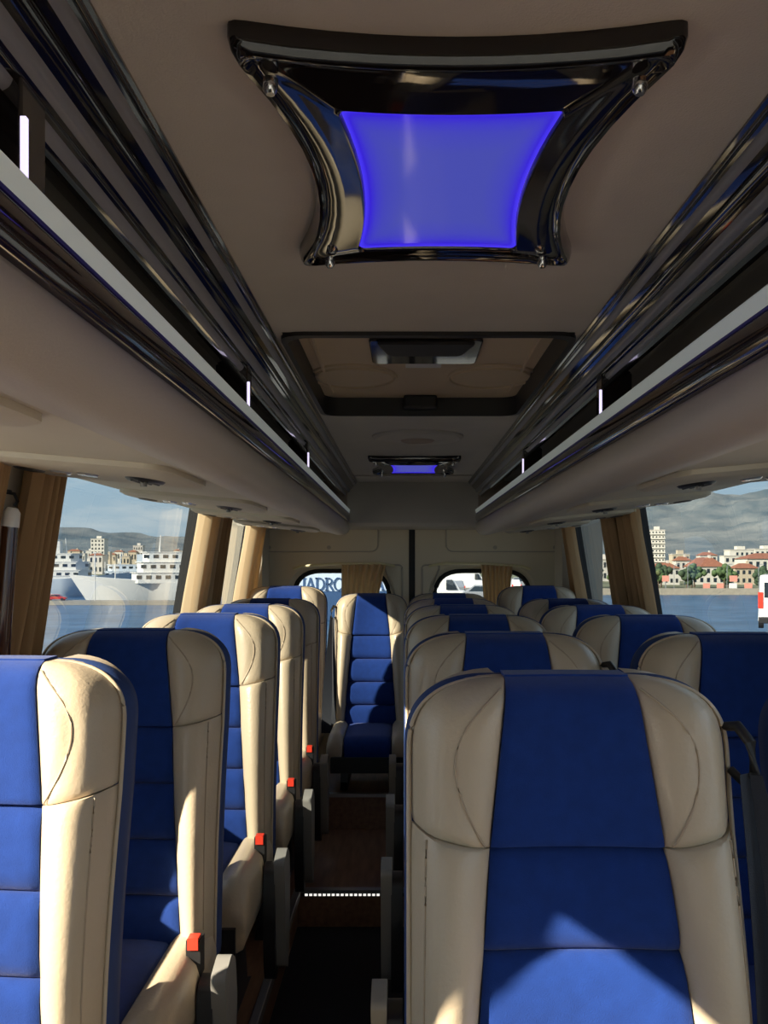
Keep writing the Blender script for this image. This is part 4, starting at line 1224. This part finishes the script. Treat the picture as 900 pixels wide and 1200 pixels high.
def stroke(mb, pts, w, closed=False):
    pts = [Vector(p) for p in pts]
    for a, b2 in zip(pts, pts[1:]):
        d = (b2 - a); 
        if d.length < 1e-6: continue
        d.normalize(); nn = Vector((-d.y, d.x)) * w / 2
        q = [a + nn - d * w * .12, b2 + nn + d * w * .12, b2 - nn + d * w * .12, a - nn - d * w * .12]
        mb.add([(p.x, 0, p.y) for p in q] + [(p.x, -0.08, p.y) for p in q], [(0, 1, 2, 3), (7, 6, 5, 4), (0, 4, 5, 1), (1, 5, 6, 2), (2, 6, 7, 3), (3, 7, 4, 0)])
def arc_pts(cx, cz, rx, rz, a0, a1, n=10): return [(cx + rx * math.cos(R(a)), cz + rz * math.sin(R(a))) for a in lin(n, a0, a1)]
def letter(ch):
    mb = MB(); b_, th, sf = 0.14, 0.06, 0.06        # thick stroke, thin stroke, serif; unit cap height
    def serif(x, z): stroke(mb, [(x - 0.16, z), (x + 0.16, z)], sf)
    if ch == 'J':
        stroke(mb, [(0.32, 0.98), (0.32, 0.15)] , b_); stroke(mb, arc_pts(0.16, 0.1, 0.16, 0.18, 0, -140), th + .04); serif(0.32, 0.96); w = 0.5
    elif ch == 'A':
        stroke(mb, [(0.05, 0.02), (0.42, 0.98)], th); stroke(mb, [(0.42, 0.98), (0.80, 0.02)], b_); stroke(mb, [(0.18, 0.34), (0.66, 0.34)], th); serif(0.06, 0.04); serif(0.80, 0.04); w = 0.9
    elif ch == 'D':
        stroke(mb, [(0.16, 0.0), (0.16, 1.0)], b_); stroke(mb, [(0.02, 0.96), (0.4, 0.96)] + arc_pts(0.4, 0.5, 0.42, 0.46, 90, -90) + [(0.02, 0.04)], th + .05); w = 0.92
    elif ch == 'R':
        stroke(mb, [(0.16, 0.0), (0.16, 1.0)], b_); stroke(mb, [(0.02, 0.96), (0.38, 0.96)] + arc_pts(0.38, 0.73, 0.26, 0.23, 90, -90) + [(0.16, 0.5)], th + .05); stroke(mb, [(0.38, 0.5), (0.76, 0.02)], b_); serif(0.16, 0.04); w = 0.85
    elif ch == 'O':
        stroke(mb, arc_pts(0.45, 0.5, 0.42, 0.48, 0, 360, 22), 0.11); w = 0.95
    elif ch == 'L':
        stroke(mb, [(0.16, 0.0), (0.16, 1.0)], b_); stroke(mb, [(0.02, 0.04), (0.62, 0.04), (0.66, 0.26)], th); serif(0.16, 0.96); w = 0.72
    elif ch == 'I':
        stroke(mb, [(0.16, 0.0), (0.16, 1.0)], b_); serif(0.16, 0.96); serif(0.16, 0.04); w = 0.4
    elif ch == 'N':
        stroke(mb, [(0.12, 0.0), (0.12, 1.0)], th); stroke(mb, [(0.12, 0.98), (0.74, 0.02)], b_); stroke(mb, [(0.74, 0.0), (0.74, 1.0)], th); serif(0.12, 0.04); serif(0.74, 0.96); w = 0.92
    return mb, w
CAPH = 2.15
word = 'JADROLINIJA'
geo = [letter(c) for c in word]
x_start, x_end = at(352, 684, YFE)[0], at(450, 684, YFE)[0]
tot = sum(w for _, w in geo)
sx = (x_end - x_start) / tot
xx = x_start
zb = at(400, 692, YFE)[1]
for mb, w in geo:
    mb.v = [((xx + p[0] * sx) - fe.location.x, -6.0 + p[1] * 2 + 0.0, zb + p[2] * CAPH - ZSEA) for p in mb.v]
    mb.build('letter', 'letter_blue', fe, smooth=0)
    xx += w * sx

# parked vehicles behind the bus and the white bus at the picture edge
rc = random.Random(3)
for i in range(9):
    Y = 62 + (i * 2 % 9) * 7
    px = 505 + i * 13.5
    x, _ = at(px, 680, Y)
    van = i % 3 == 0
    mm = ['car_white', 'car_white', 'car_grey'][i % 3]
    car(x, Y, -1.75, rc.choice([0, PI / 2]) + rc.uniform(-.2, .2), mm, '%s %s parked behind the bus, %s counted from the door seal' % ('grey' if mm == 'car_grey' else 'white', 'van' if van else 'car', ORD[i]), 'parked vehicles', van)
for i in range(8):
    x, _ = at(500 + i * 18, 670, 128)
    tree(x, 118 + (i % 2) * 8.0, -1.75, [1, 0, 3][i % 3], 0.62, '%s tree at the quay end behind parked cars, %s from the door seal' % (KIND[[1, 0, 3][i % 3]], ORD[i]), 'trees at the end of the quay')
wb = empty('minibus', (at(888, 700, 41.5)[0] + 2.12, 43.84, -1.75), R(66), label='white minibus with red tail lights at the edge of the town window', cat='bus')
body = [(-3.0, 0.35), (3.0, 0.35), (3.0, 1.3), (2.6, 1.6), (2.1, 2.45), (1.8, 2.55), (-2.85, 2.55), (-3.0, 2.35)]
k = len(body)
MB().add([(a, -0.98 + (0.08 if c > 1.4 else 0), c) for a, c in body] + [(a, 0.98 - (0.08 if c > 1.4 else 0), c) for a, c in body],
         [(i, (i + 1) % k, k + (i + 1) % k, k + i) for i in range(k)] + [tuple(range(k)), tuple(k + i for i in reversed(range(k)))]).build('body', 'car_white', wb, smooth=0, bevel=0.08)
for sd in (-1, 1):
    MB().box(-3.03, -2.93, sd * 0.86 - 0.11, sd * 0.86 + 0.11, 1.0, 1.75).build('tail_light', 'red_plastic', wb, smooth=0)
    MB().box(-2.6, 1.9, sd * 0.93 - 0.02, sd * 0.93 + 0.02, 1.45, 2.2).build('side_glass', 'dark_glass', wb, smooth=0)
    for wx in (-1.9, 2.0):
        v, f = wheel_geo(wx, sd * 0.88); MB().add(v, f).build('wheel', 'black_rubber', wb)
MB().box(-3.02, -2.98, -0.7, 0.7, 1.5, 2.2).build('rear_glass', 'dark_glass', wb, smooth=0)
MB().box(-3.08, -2.9, -0.95, 0.95, 0.3, 0.6).build('bumper', 'black_plastic', wb, bevel=0.03)
